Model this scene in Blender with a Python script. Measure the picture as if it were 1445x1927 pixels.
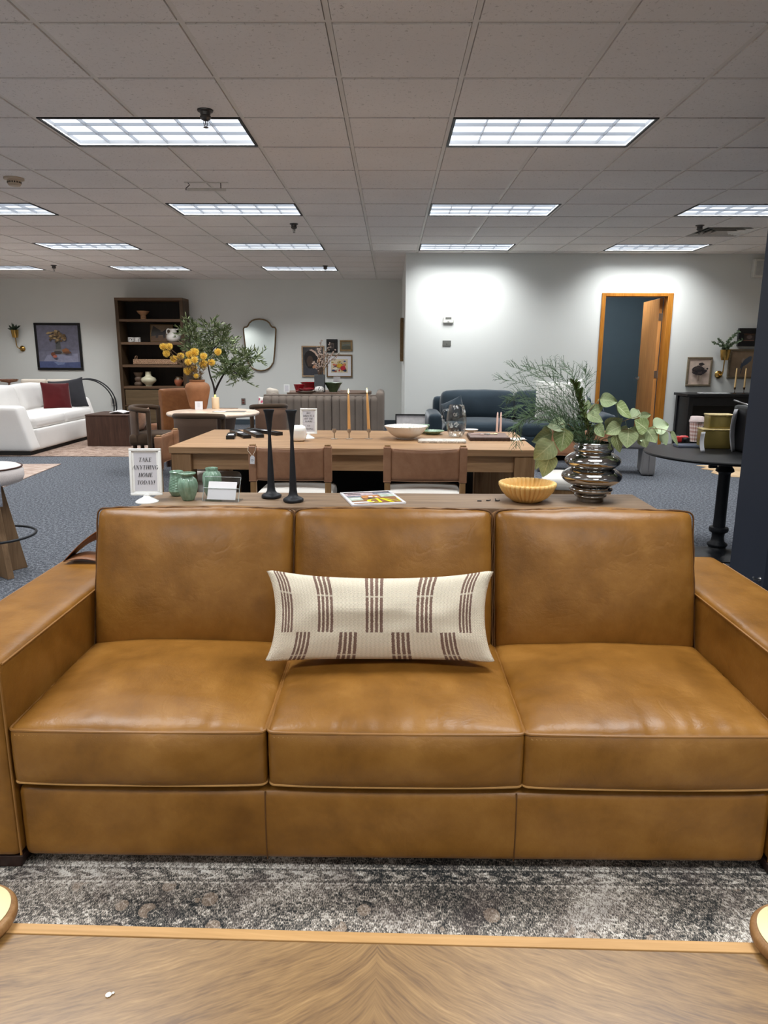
import bpy, bmesh, math, random
from mathutils import Vector, Matrix, noise as mnoise
PI = math.pi
random.seed(7)
sc = bpy.context.scene
for o in list(bpy.data.objects): bpy.data.objects.remove(o)
C = sc.collection

# ------------------------------------------------------------------ camera
CH = 1.36                                    # eye height
FPX, TILT, YAW, ROLL = 1342.8, 0.21882, 0.009427, -0.003656
IW, IH = 1445.0, 1927.0
_r0 = Vector((math.cos(YAW), math.sin(YAW), 0))
_f0 = Vector((-math.sin(YAW) * math.cos(TILT), math.cos(YAW) * math.cos(TILT), -math.sin(TILT)))
_u0 = _r0.cross(_f0)
_ri = _r0 * math.cos(ROLL) - _u0 * math.sin(ROLL)
_ui = _r0 * math.sin(ROLL) + _u0 * math.cos(ROLL)
cam_d = bpy.data.cameras.new('camera'); cam = bpy.data.objects.new('camera', cam_d); C.objects.link(cam)
cam_d.sensor_fit = 'VERTICAL'; cam_d.sensor_height = 36.0; cam_d.lens = FPX / IH * 36.0
cam_d.clip_start = 0.02; cam_d.clip_end = 100
M3 = Matrix((_ri, _ui, -_f0)).transposed()
cam.matrix_world = Matrix.Translation((0, 0, CH)) @ M3.to_4x4()
sc.camera = cam
def ray(px, py): return (_ri * ((px - IW / 2) / FPX) + _ui * ((IH / 2 - py) / FPX) + _f0)
def at(px, py, Y):                           # survey: sight line through the photo met with the plane y = Y
    d = ray(px, py); p = d * (Y / d.y); return Vector((p.x, p.y, p.z + CH))
def on(px, py, z):                           # survey: sight line met with the level z
    d = ray(px, py); p = d * ((z - CH) / d.z); return Vector((p.x, p.y, z))
def mpp(p):                                  # metres per photo pixel at a point
    return (Vector(p) - Vector((0, 0, CH))).dot(_f0) / FPX

# ------------------------------------------------------------------ light and exposure
LENS_GLOW, LAMP_WATTS, LAMP_SPREAD = 1.2, 29.0, math.radians(132)
LIGHT_COLOR = (0.95, 0.98, 1.0)
sc.view_settings.view_transform = 'Standard'; sc.view_settings.look = 'None'
sc.view_settings.gamma = 1.0; sc.view_settings.use_curve_mapping = False
sc.view_settings.exposure = 0.0
w = bpy.data.worlds.new('world'); sc.world = w; w.use_nodes = True
w.node_tree.nodes['Background'].inputs[0].default_value = (0.8, 0.85, 0.9, 1); w.node_tree.nodes['Background'].inputs[1].default_value = 0.3
sc.cycles.use_denoising = True
sc.cycles.max_bounces = 9; sc.cycles.diffuse_bounces = 5; sc.cycles.glossy_bounces = 4; sc.cycles.transmission_bounces = 8; sc.cycles.transparent_max_bounces = 8
sc.cycles.caustics_reflective = False; sc.cycles.caustics_refractive = False
sc.cycles.sample_clamp_indirect = 6.0

# ------------------------------------------------------------------ materials
def lin(c): 
    c /= 255.0
    return c / 12.92 if c <= 0.04045 else ((c + 0.055) / 1.055) ** 2.4
def rgb(r, g, b): return (lin(r), lin(g), lin(b), 1.0)
class NT:
    def __init__(s, name):
        s.m = bpy.data.materials.new(name); s.m.use_nodes = True; s.t = s.m.node_tree; s.t.nodes.clear()
        s.out = s.t.nodes.new('ShaderNodeOutputMaterial')
    def n(s, typ, ins=None, **kw):
        nd = s.t.nodes.new('ShaderNode' + typ)
        for k, v in kw.items(): setattr(nd, k, v)
        for k, v in (ins or {}).items():
            if isinstance(v, bpy.types.NodeSocket): s.t.links.new(v, nd.inputs[k])
            else: nd.inputs[k].default_value = v
        return nd
    def math(s, op, a, b=0.0, c=0.0, clamp=False):
        nd = s.n('Math', {0: a, 1: b, 2: c}, operation=op); nd.use_clamp = clamp; return nd.outputs[0]
    def coord(s, which='Object'): return s.n('TexCoord').outputs[which]
    def mapping(s, vec, scale=(1, 1, 1), rot=(0, 0, 0), loc=(0, 0, 0)):
        return s.n('Mapping', {'Vector': vec, 'Scale': scale, 'Rotation': rot, 'Location': loc}).outputs[0]
    def noise(s, vec, scale=5.0, detail=3.0, rough=0.5, dist=0.0):
        return s.n('TexNoise', {'Vector': vec, 'Scale': scale, 'Detail': detail, 'Roughness': rough, 'Distortion': dist}).outputs[0]
    def vor(s, vec, scale=5.0, feature='F1', out=0, rnd=1.0):
        return s.n('TexVoronoi', {'Vector': vec, 'Scale': scale, 'Randomness': rnd}, feature=feature).outputs[out]
    def ramp(s, fac, stops, interp='LINEAR'):
        nd = s.n('ValToRGB', {0: fac}); cr = nd.color_ramp; cr.interpolation = interp
        while len(cr.elements) > 1: cr.elements.remove(cr.elements[-1])
        for i, (p, c) in enumerate(stops):
            e = cr.elements[0] if i == 0 else cr.elements.new(p)
            e.position = p; e.color = c if len(c) == 4 else (*c, 1)
        return nd.outputs[0]
    def mix(s, fac, a, b, mode='MIX'):
        nd = s.n('Mix', {0: fac, 6: a, 7: b}, data_type='RGBA', blend_type=mode); return nd.outputs[2]
    def sep(s, vec): return s.n('SeparateXYZ', {0: vec}).outputs
    def comb(s, x, y, z): return s.n('CombineXYZ', {0: x, 1: y, 2: z}).outputs[0]
    def bump(s, h, strength=0.3, dist=0.01, normal=None):
        ins = {'Height': h, 'Strength': strength, 'Distance': dist}
        if normal is not None: ins['Normal'] = normal
        return s.n('Bump', ins).outputs[0]
    def bsdf(s, col, rough=0.5, metal=0.0, normal=None, spec=0.5, sheen=0.0, coat=0.0, trans=0.0, ior=1.45, emit=None, emit_s=0.0, sss=0.0, alpha=None):
        ins = {'Base Color': col, 'Roughness': rough, 'Metallic': metal, 'Specular IOR Level': spec, 'Sheen Weight': sheen, 'Coat Weight': coat,
               'Transmission Weight': trans, 'IOR': ior}
        if sheen: ins['Sheen Roughness'] = 0.4
        if coat: ins['Coat Roughness'] = 0.15
        if normal is not None: ins['Normal'] = normal
        if emit is not None: ins['Emission Color'] = emit; ins['Emission Strength'] = emit_s
        if sss: ins['Subsurface Weight'] = sss; ins['Subsurface Radius'] = (0.02, 0.012, 0.006)
        if alpha is not None: ins['Alpha'] = alpha
        nd = s.n('BsdfPrincipled', ins)
        s.t.links.new(nd.outputs[0], s.out.inputs[0]); return s.m
_plain = {}
def plain(name, col, rough=0.5, metal=0.0, var=0.12, scale=9.0, bump=0.0, bscale=120.0, **kw):
    """one-colour finish with a little uneven tone and grain"""
    if name in _plain: return _plain[name]
    t = NT(name); v = t.coord()
    f = t.noise(v, scale, 3)
    lo = tuple(c * (1 - var) for c in col[:3]) + (1,); hi = tuple(min(1, c * (1 + var)) for c in col[:3]) + (1,)
    c = t.ramp(f, [(0.3, lo), (0.7, hi)])
    nrm = t.bump(t.noise(v, bscale, 2), bump, 0.004) if bump else None
    _plain[name] = t.bsdf(c, rough, metal, nrm, **kw); return _plain[name]
def fabric(name, col, scale=420.0, bump=0.35, var=0.15, sheen=0.15, rough=0.9, big=3.0):
    if name in _plain: return _plain[name]
    t = NT(name); v = t.coord()
    a = t.noise(v, big, 4); b = t.noise(v, scale, 2)
    f = t.math('ADD', t.math('MULTIPLY', a, 0.6), t.math('MULTIPLY', b, 0.4))
    lo = tuple(c * (1 - 1.6 * var) for c in col[:3]) + (1,); hi = tuple(min(1, c * (1 + 1.6 * var)) for c in col[:3]) + (1,)
    _plain[name] = t.bsdf(t.ramp(f, [(0.3, lo), (0.7, hi)]), rough, 0, t.bump(b, bump, 0.003), spec=0.25, sheen=sheen); return _plain[name]
def leather(name, dark, mid, light, rough=0.42, grain=260.0, bump=0.12, big=2.6):
    t = NT(name); v = t.coord()
    a = t.noise(v, big, 5, 0.62, 0.4); b = t.noise(v, big * 4.5, 4, 0.6)
    f = t.math('ADD', t.math('MULTIPLY', a, 0.72), t.math('MULTIPLY', b, 0.28))
    c = t.ramp(f, [(0.30, dark), (0.5, mid), (0.70, light)])
    sc_ = t.vor(t.mapping(v, (1, 1, 1)), grain); fine = t.noise(v, grain * 0.4, 3)
    h = t.math('ADD', t.math('MULTIPLY', sc_, 0.5), fine)
    soft = t.noise(v, 14, 3, 0.5)
    rdg = t.math('ABSOLUTE', t.math('SUBTRACT', t.noise(v, 6.5, 4, 0.55, 1.1), 0.5)); crs = t.ramp(rdg, [(0.0, (0, 0, 0)), (0.05, (1, 1, 1))])
    msk = t.ramp(t.noise(v, 3.1, 2), [(0.45, (0, 0, 0)), (0.62, (1, 1, 1))])
    n0 = t.bump(t.math('MULTIPLY', crs, msk), 0.07, 0.006)
    n1 = t.bump(soft, 0.12, 0.02, n0); n2 = t.bump(h, bump, 0.002, n1)
    r = t.math('ADD', t.math('MULTIPLY', f, 0.22), rough - 0.11)
    return t.bsdf(c, r, 0, n2, spec=0.42)
def wood(name, dark, mid, light, axis='X', scale=1.0, rough=0.5, bump=0.12, ringy=0.5):
    if name in _plain: return _plain[name]
    t = NT(name); v = t.coord()
    st = {'X': (0.7, 9, 9), 'Y': (9, 0.7, 9), 'Z': (9, 9, 0.7)}[axis]
    m = t.mapping(v, tuple(q * scale for q in st))
    a = t.noise(m, 2.2, 6, 0.62, 1.2)
    m2 = t.mapping(v, tuple(q * scale * (1 if q < 1 else 9) for q in st))
    b = t.noise(m2, 3.0, 3, 0.6)
    f = t.math('ADD', t.math('MULTIPLY', a, 0.72), t.math('MULTIPLY', b, 0.28))
    c = t.ramp(f, [(0.30, dark), (0.52, mid), (0.72, light)])
    _plain[name] = t.bsdf(c, rough, 0, t.bump(f, bump, 0.004), spec=0.35); return _plain[name]

# ------------------------------------------------------------------ mesh builder
class MB:
    def __init__(s): s.bm = bmesh.new(); s.uv = s.bm.loops.layers.uv.new('UVMap')
    def face(s, vs, mi=0, uvs=None):
        try: f = s.bm.faces.new(vs)
        except ValueError: return None
        f.material_index = mi
        if uvs:
            for l, u in zip(f.loops, uvs): l[s.uv].uv = u
        return f
    def box(s, c, d, rot=None, mi=0):
        h = Vector(d) / 2; vs = []
        for z in (-1, 1):
            for (x, y) in ((-1, -1), (1, -1), (1, 1), (-1, 1)):
                p = Vector((x * h.x, y * h.y, z * h.z))
                if rot is not None: p = rot @ p
                vs.append(s.bm.verts.new(p + Vector(c)))
        for q in ((0, 3, 2, 1), (4, 5, 6, 7), (0, 1, 5, 4), (1, 2, 6, 5), (2, 3, 7, 6), (3, 0, 4, 7)): s.face([vs[i] for i in q], mi)
        return s
    def bx(s, x0, x1, y0, y1, z0, z1, mi=0): return s.box(((x0 + x1) / 2, (y0 + y1) / 2, (z0 + z1) / 2), (x1 - x0, y1 - y0, z1 - z0), None, mi)
    def hexa(s, b, t, mi=0):                 # bottom ring and top ring of any equal count
        n = len(b); vb = [s.bm.verts.new(p) for p in b]; vt = [s.bm.verts.new(p) for p in t]
        s.face(vb[::-1], mi); s.face(vt, mi)
        for i in range(n): s.face([vb[i], vb[(i + 1) % n], vt[(i + 1) % n], vt[i]], mi)
        return s
    def prism(s, pts, z0, z1, mi=0): return s.hexa([(x, y, z0) for x, y in pts], [(x, y, z1) for x, y in pts], mi)
    def poly(s, pts, mi=0): s.face([s.bm.verts.new(p) for p in pts], mi); return s
    def grid(s, fn, nu, nv, cu=False, cv=False, mi=0, flip=False):
        U = nu if cu else nu + 1; V = nv if cv else nv + 1
        vs = [[s.bm.verts.new(fn(i / nu, j / nv)) for j in range(V)] for i in range(U)]
        for i in range(nu):
            for j in range(nv):
                q = [vs[i][j], vs[(i + 1) % U][j], vs[(i + 1) % U][(j + 1) % V], vs[i][(j + 1) % V]]
                u = [(i / nu, j / nv), ((i + 1) / nu, j / nv), ((i + 1) / nu, (j + 1) / nv), (i / nu, (j + 1) / nv)]
                if flip: q = q[::-1]; u = u[::-1]
                s.face(q, mi, u)
        return s
    def lathe(s, prof, c=(0, 0, 0), n=32, fl=None, mi=0, axis=None):
        """prof: list of (r, z); fl(angle, k) scales the radius"""
        c = Vector(c); rings = []
        for k, (r, z) in enumerate(prof):
            if r < 1e-5: rings.append([s.bm.verts.new(c + Vector((0, 0, z)))]); continue
            ring = []
            for i in range(n):
                a = 2 * PI * i / n; rr = r * (fl(a, k) if fl else 1.0)
                ring.append(s.bm.verts.new(c + Vector((rr * math.cos(a), rr * math.sin(a), z))))
            rings.append(ring)
        K = len(prof) - 1
        for k in range(K):
            A, B = rings[k], rings[k + 1]
            for i in range(n):
                j = (i + 1) % n
                uv = [(i / n, k / K), ((i + 1) / n, k / K), ((i + 1) / n, (k + 1) / K), (i / n, (k + 1) / K)]
                if len(A) == 1 and len(B) == 1: continue
                if len(A) == 1: s.face([A[0], B[j], B[i]], mi, [uv[0], uv[2], uv[3]])
                elif len(B) == 1: s.face([A[i], A[j], B[0]], mi, [uv[0], uv[1], uv[2]])
                else: s.face([A[i], A[j], B[j], B[i]], mi, uv)
        return s
    def cyl(s, c, r, h, n=24, r2=None, mi=0): 
        r2 = r if r2 is None else r2
        return s.lathe([(0, 0), (r, 0), (r2, h), (0, h)], c, n, None, mi)
    def tube(s, pts, r, n=8, closed=False, mi=0, cap=True):
        pts = [Vector(p) for p in pts]; N = len(pts)
        rs = r if isinstance(r, (list, tuple)) else [r] * N
        rings = []; up = None
        for i, p in enumerate(pts):
            if closed: d = pts[(i + 1) % N] - pts[i - 1]
            else: d = pts[min(i + 1, N - 1)] - pts[max(i - 1, 0)]
            if d.length < 1e-9: d = Vector((0, 0, 1))
            d.normalize()
            if up is None:
                up = Vector((0, 0, 1)) if abs(d.z) < 0.9 else Vector((1, 0, 0))
            up = (up - d * up.dot(d))
            if up.length < 1e-6: up = d.orthogonal()
            up.normalize(); sd = d.cross(up)
            rings.append([s.bm.verts.new(p + (up * math.cos(2 * PI * k / n) + sd * math.sin(2 * PI * k / n)) * rs[i]) for k in range(n)])
        L = N if closed else N - 1
        for i in range(L):
            A, B = rings[i], rings[(i + 1) % N]
            for k in range(n): s.face([A[k], A[(k + 1) % n], B[(k + 1) % n], B[k]], mi)
        if not closed and cap: s.face(rings[0][::-1], mi); s.face(rings[-1], mi)
        return s
    def sphere(s, c, r, nu=16, nv=10, sz=(1, 1, 1), mi=0):
        return s.lathe([(math.sin(PI * k / nv) * r * sz[0] if 0 < k < nv else 0, -math.cos(PI * k / nv) * r * sz[2]) for k in range(nv + 1)], c, nu, None, mi)
    def leaf(s, base, tip, wid, nrm, curl=0.15, fold=0.12, nl=7, mi=0, shape=0.75):
        base, tip, nrm = Vector(base), Vector(tip), Vector(nrm); d = tip - base; L = d.length
        if L < 1e-6: return s
        d.normalize(); sd = d.cross(nrm)
        if sd.length < 1e-6: sd = d.orthogonal()
        sd.normalize(); up = sd.cross(d)
        rows = []
        for i in range(nl + 1):
            u = i / nl; ww = wid / 2 * max(0.03, math.sin(PI * min(1, u ** shape)) ** 0.8)
            c = base + d * (L * u) - up * (curl * L * (u - 0.2) ** 2) * (1 if u > 0.2 else -0.3)
            rows.append([s.bm.verts.new(c + sd * (ww * k) + up * (fold * wid * abs(k))) for k in (-1, -0.5, 0, 0.5, 1)])
        for i in range(nl):
            for k in range(4): s.face([rows[i][k], rows[i][k + 1], rows[i + 1][k + 1], rows[i + 1][k]], mi, [(k / 4, i / nl), ((k + 1) / 4, i / nl), ((k + 1) / 4, (i + 1) / nl), (k / 4, (i + 1) / nl)])
        return s
    def build(s, name, mat, parent=None, smooth=40, bevel=0.0, seg=2, loc=None, rot=None, solid=0.0, weld=False):
        if weld: bmesh.ops.remove_doubles(s.bm, verts=s.bm.verts, dist=1e-5)
        bmesh.ops.recalc_face_normals(s.bm, faces=s.bm.faces)
        me = bpy.data.meshes.new(name); s.bm.to_mesh(me); s.bm.free()
        for m in (mat if isinstance(mat, (list, tuple)) else [mat]): me.materials.append(m)
        if smooth is not None:
            for p in me.polygons: p.use_smooth = True
            if smooth < 179: me.set_sharp_from_angle(angle=math.radians(smooth))
        o = bpy.data.objects.new(name, me); C.objects.link(o)
        if parent is not None: o.parent = parent
        if loc is not None: o.location = loc
        if rot is not None: o.rotation_euler = rot
        if solid:
            md = o.modifiers.new('thickness', 'SOLIDIFY'); md.thickness = solid; md.offset = 0
        if bevel:
            md = o.modifiers.new('bevel', 'BEVEL'); md.width = bevel; md.segments = seg; md.limit_method = 'ANGLE'; md.angle_limit = math.radians(35); md.harden_normals = False
        return o

def tag(o, label, cat, group=None, kind=None):
    o['label'] = label; o['category'] = cat
    if group: o['group'] = group
    if kind: o['kind'] = kind
    return o
def thing(name, label, cat, loc=(0, 0, 0), rz=0.0, group=None):
    o = bpy.data.objects.new(name, None); C.objects.link(o); o.empty_display_size = 0.1
    o.location = loc; o.rotation_euler = (0, 0, rz)
    return tag(o, label, cat, group)
def struct(o): o['kind'] = 'structure'; return o
def kids(o): return [c for c in C.objects if c.parent == o]
def dup(o, parent=None, loc=None, rz=None, label=None, group=None):
    c = o.copy(); C.objects.link(c)
    if parent is not None: c.parent = parent
    if loc is not None: c.location = loc
    if rz is not None: c.rotation_euler = (0, 0, rz)
    if label: c['label'] = label
    if group: c['group'] = group
    for ch in kids(o): dup(ch, c)
    return c
ORD = ['first', 'second', 'third', 'fourth', 'fifth', 'sixth', 'seventh', 'eighth', 'ninth', 'tenth', 'eleventh', 'twelfth', 'thirteenth', 'fourteenth', 'fifteenth', 'sixteenth']
def rz3(a): return Matrix.Rotation(a, 3, 'Z')
def rx3(a): return Matrix.Rotation(a, 3, 'X')
def ry3(a): return Matrix.Rotation(a, 3, 'Y')
def smooth_path(pts, k=6):
    P = [Vector(p) for p in pts]; P = [2 * P[0] - P[1]] + P + [2 * P[-1] - P[-2]]; out = []
    for i in range(1, len(P) - 2):
        a, b, c, d = P[i - 1:i + 3]
        for j in range(k):
            t = j / k
            out.append(0.5 * ((2 * b) + (c - a) * t + (2 * a - 5 * b + 4 * c - d) * t * t + (3 * b - a - 3 * c + d) * t ** 3))
    out.append(P[-2]); return out
def axis_pts(h, r, n):
    e = [-h, -h + r * 0.35, -h + r]; inner = [-h + r + (2 * h - 2 * r) * i / n for i in range(1, n)]
    return e + inner + [h - r, h - r * 0.35, h]
def cushion(mb, c, size, r=0.02, top=0.0, bot=0.0, front=0.0, side=0.0, n=(22, 18, 5), rot=None, wr=0.0, seed=0.0, ex=0.55, M=None, mi=0, wfun=None):
    """plump rounded block: faces belly out while the seams stay crisp"""
    c = Vector(c); hx, hy, hz = (q / 2 for q in size); r = min(r, hx * 0.9, hy * 0.9, hz * 0.9)
    ax = [axis_pts(hx, r, n[0]), axis_pts(hy, r, n[1]), axis_pts(hz, r, n[2])]
    hs = (hx, hy, hz); cache = {}
    def V(p):
        k = tuple(round(q, 6) for q in p)
        if k in cache: return cache[k]
        inner = Vector([max(-hs[i] + r, min(hs[i] - r, p[i])) for i in range(3)])
        d = Vector(p) - inner
        q = inner + d.normalized() * r if d.length > 1e-9 else Vector(p)
        b = [max(0.0, 1 - (q[i] / hs[i]) ** 2) for i in range(3)]
        fz = (b[0] * b[1]) ** ex; fy = (b[0] * b[2]) ** ex; fx = (b[1] * b[2]) ** ex
        o = q.copy()
        if p[2] > 0: o.z += top * fz * max(0, q.z / hz)
        else: o.z -= bot * fz * max(0, -q.z / hz)
        o.y += (front if p[1] < 0 else side) * fy * (q.y / hy); o.x += side * fx * (q.x / hx)
        if wr:
            e = min(b[0], b[1])
            kx = mnoise.noise(Vector((o.x * 24 + seed, o.y * 4, seed))) ; ky = mnoise.noise(Vector((o.x * 4, o.y * 24 + seed, seed + 9)))
            kx = -abs(kx) * 1.6 + .35; ky = -abs(ky) * 1.6 + .35
            edge = math.exp(-b[1] * 5) * kx + math.exp(-b[0] * 5) * ky
            lowf = mnoise.noise(Vector((o.x * 6 + seed, o.y * 6, o.z * 6)))
            if p[2] > 0: o.z += wr * (edge * (b[0] * b[1]) ** 0.3 + 0.55 * lowf * fz)
            o.y += wr * 0.35 * lowf * fy
        if wfun: o = wfun(o, q)
        if rot is not None: o = rot @ o
        o += c
        if M is not None: o = M @ o
        v = mb.bm.verts.new(o); cache[k] = v; return v
    for a in range(3):
        i, j = [(1, 2), (2, 0), (0, 1)][a]
        for sgn in (-1, 1):
            for u in range(len(ax[i]) - 1):
                for w_ in range(len(ax[j]) - 1):
                    q = []
                    for (du, dw) in ((0, 0), (1, 0), (1, 1), (0, 1)):
                        p = [0, 0, 0]; p[a] = sgn * hs[a]; p[i] = ax[i][u + du]; p[j] = ax[j][w_ + dw]; q.append(V(p))
                    if sgn < 0: q = q[::-1]
                    mb.face(q, mi)
    return mb
def pillow(mb, w_, h_, t_, pinch=0.06, pb=None, ear=0.02, n=26, puff=0.5, sag=0.0, seed=0.0):
    """knife-edge cushion standing in its own xz plane, front towards -y"""
    hw, hh = w_ / 2, h_ / 2; sheets = []
    for sgn in (-1, 1):
        vs = []
        for i in range(n + 1):
            row = []
            for j in range(n + 1):
                u = -1 + 2 * i / n; v = -1 + 2 * j / n
                u = math.sin(u * PI / 2) * 0.35 + u * 0.65; v = math.sin(v * PI / 2) * 0.35 + v * 0.65
                x = hw * u * (1 - pinch * 0.5 * (1 - v * v)); z = hh * v * (1 - (pinch if v > 0 or pb is None else pb) * (1 - u * u))
                x += ear * u * abs(v) ** 6; z += ear * v * abs(u) ** 6
                bl = (abs(u) * abs(v)) ** 16; x -= math.copysign(ear * 1.15 * bl, u); z -= math.copysign(ear * 1.15 * bl, v)
                th = t_ / 2 * max(0, (1 - u * u) * (1 - v * v)) ** puff
                th *= 1 + 0.10 * mnoise.noise(Vector((u * 2.5 + seed, v * 2.5, seed)))
                z -= sag * (1 - u * u) * (0.5 + 0.5 * v)
                row.append((mb.bm.verts.new((x, sgn * th, z)), ((i / n), (j / n))))
            vs.append(row)
        for i in range(n):
            for j in range(n):
                q = [vs[i][j], vs[i + 1][j], vs[i + 1][j + 1], vs[i][j + 1]]
                if sgn > 0: q = q[::-1]
                mb.face([a[0] for a in q], 0, [a[1] for a in q])
    bmesh.ops.remove_doubles(mb.bm, verts=mb.bm.verts, dist=1e-5)
    return mb
# ------------------------------------------------------------------ setting: floor, walls, ceiling
CEIL = 2.70
GX, GY, P2 = 0.3405, 4.539, 0.6096           # two-foot grid of the suspended ceiling
t = NT('blue_grey_loop_carpet'); v = t.coord()
a = t.noise(v, 120, 2, 0.85); b = t.noise(v, 48, 2); cbig = t.noise(v, 1.2, 3)
f = t.math('ADD', t.math('MULTIPLY', a, 0.62), t.math('MULTIPLY', b, 0.38))
col = t.ramp(f, [(0.38, rgb(46, 48, 53)), (0.5, rgb(88, 91, 97)), (0.62, rgb(146, 149, 155))])
col = t.mix(t.math('MULTIPLY', cbig, 0.25), col, rgb(82, 85, 92))
M_carpet = t.bsdf(col, 0.95, 0, t.bump(f, 0.5, 0.006), spec=0.1)
M_wall = plain('white_wall_paint', rgb(232, 233, 228), 0.85, var=0.012, scale=2.0, bump=0.04, bscale=220, spec=0.2)
M_navy = plain('navy_wall_paint', rgb(41, 46, 57), 0.6, var=0.04, scale=3, bump=0.05, bscale=200, spec=0.3)
M_slate = plain('slate_blue_wall_paint', rgb(94, 108, 116), 0.8, var=0.03, scale=3, spec=0.2)
M_base = plain('slate_vinyl_baseboard', rgb(66, 76, 84), 0.5, var=0.05)
t = NT('fissured_ceiling_tile'); v = t.coord()
a = t.noise(t.mapping(v, (1, 1, 1)), 62, 3, 0.6, 0.8); b = t.noise(v, 170, 2)
pit = t.ramp(a, [(0.30, (0, 0, 0)), (0.40, (1, 1, 1))])
col = t.mix(pit, rgb(206, 199, 192), t.ramp(t.noise(v, 1.5, 2), [(0.3, rgb(236, 230, 225)), (0.7, rgb(243, 237, 232))]))
hh = t.math('ADD', pit, t.math('MULTIPLY', b, 0.5))
M_tile = t.bsdf(col, 0.95, 0, t.bump(hh, 0.35, 0.006), spec=0.1)
M_tbar = plain('ceiling_grid_enamel', rgb(228, 222, 214), 0.5, var=0.02)
M_plenum = plain('dark_plenum', rgb(38, 35, 33), 0.9)

XL, XR, YB, YF, XC, YN = -9.0, 6.6, -3.2, 13.88, 0.19, 10.25
fl = MB().bx(XL, XR, YB, YF + .15, -0.1, 0.0).build('floor', M_carpet); struct(fl)
DX0, DX1, DZ = 2.943, 3.794, 2.135
mb = MB(); mb.bx(XC, DX0 - .02, YN, YN + .13, 0, CEIL + .08); mb.bx(DX1 + .02, XR, YN, YN + .13, 0, CEIL + .08); mb.bx(DX0 - .02, DX1 + .02, YN, YN + .13, DZ + .02, CEIL + .08)
struct(mb.build('wall_back', M_wall))
struct(MB().bx(XC, XC + .13, YN + .13, YF, 0, CEIL + .08).build('wall_side', M_wall))
struct(MB().bx(XL, XC + .13, YF, YF + .13, 0, CEIL + .08).build('wall_far', M_wall))
struct(MB().bx(XL - .13, XL, YB, YF + .13, 0, CEIL + .08).build('wall_left', M_wall))
struct(MB().bx(XR, XR + .13, YB, YF + .13, 0, CEIL + .08).build('wall_right', M_wall))
struct(MB().bx(XL, XR, YB - .13, YB, 0, CEIL + .08).build('wall_front', M_wall))
struct(MB().bx(1.972, XR, 3.62, 4.0, 0, CEIL).build('wall_partition', M_navy))
mb = MB(); mb.bx(2.1, 2.2, YN + .13, 12.6, 0, CEIL + .08); mb.bx(2.1, 4.9, 12.6, 12.7, 0, CEIL + .08); mb.bx(4.8, 4.9, YN + .13, 12.6, 0, CEIL + .08)
struct(mb.build('wall_inner_office', M_slate))
struct(MB().bx(XL, XC - .0, YF - .012, YF, 0, .10).build('baseboard_far', M_base))
struct(MB().bx(XC - .012, XC, YN, YF - .012, 0, .10).build('baseboard_side', M_base))
mb = MB(); mb.bx(XC - .012, DX0 - .07, YN - .012, YN, 0, .10); mb.bx(DX1 + .09, XR, YN - .012, YN, 0, .10); struct(mb.build('baseboard_back', M_base))
# suspended ceiling: plenum, cross-bars and drop-edge tiles
struct(MB().bx(XL, XR, YB, YF, CEIL + .08, CEIL + .12).build('ceiling_plenum', M_plenum))
lights = []
for j in (-12, -8, -4, 0, 4, 8, 12):  # first two rows are unseen, added to brighten the room
    for i in (-12, -8, -4, 0, 4):
        if j == -4 and i not in (-8, -4, 0): continue
        if j == 0 and i in (-12,): continue
        if j == 12 and i >= 0: continue
        lights.append((i, j))
vent_cell = (5, 6)
skip = set()
for (i, j) in lights: skip.add((i, j)); skip.add((i + 1, j))
skip.add(vent_cell)
mb = MB(); g = 0.0155
i0, i1 = math.floor((XL - GX) / P2), math.ceil((XR - GX) / P2); j0, j1 = math.floor((YB - GY) / P2), math.ceil((YF - GY) / P2)
for i in range(i0, i1):
    for j in range(j0, j1):
        if (i, j) in skip: continue
        xa, xb = max(GX + i * P2 + g, XL), min(GX + (i + 1) * P2 - g, XR); ya, yb = max(GY + j * P2 + g, YB), min(GY + (j + 1) * P2 - g, YF)
        if xb - xa < .03 or yb - ya < .03: continue
        mb.bx(xa, xb, ya, yb, CEIL - .006, CEIL + .012)
struct(mb.build('ceiling', M_tile))
mb = MB()
mids = {(i + 1, j) for i, j in lights}
for i in range(i0 + 1, i1):
    x = GX + i * P2; ya = YB
    for j in range(j0, j1 + 1):                  # runners stop at every light they would cross
        if (i, j) in mids or j == j1:
            yb = GY + j * P2 if j < j1 else YF
            if yb > ya: mb.bx(x - .012, x + .012, ya, min(yb, YF), CEIL, CEIL + .03)
            ya = GY + (j + 1) * P2
for j in range(j0 + 1, j1): y = GY + j * P2; mb.bx(XL, XR, y - .012, y + .012, CEIL + .001, CEIL + .028)
mb.bx(XC, XR, YN - .02, YN, CEIL - .004, CEIL + .02); mb.bx(XL, XC, YF - .02, YF, CEIL - .004, CEIL + .02); mb.bx(XC - .02, XC, YN, YF, CEIL - .004, CEIL + .02)
struct(mb.build('trim_1', M_tbar))

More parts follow.
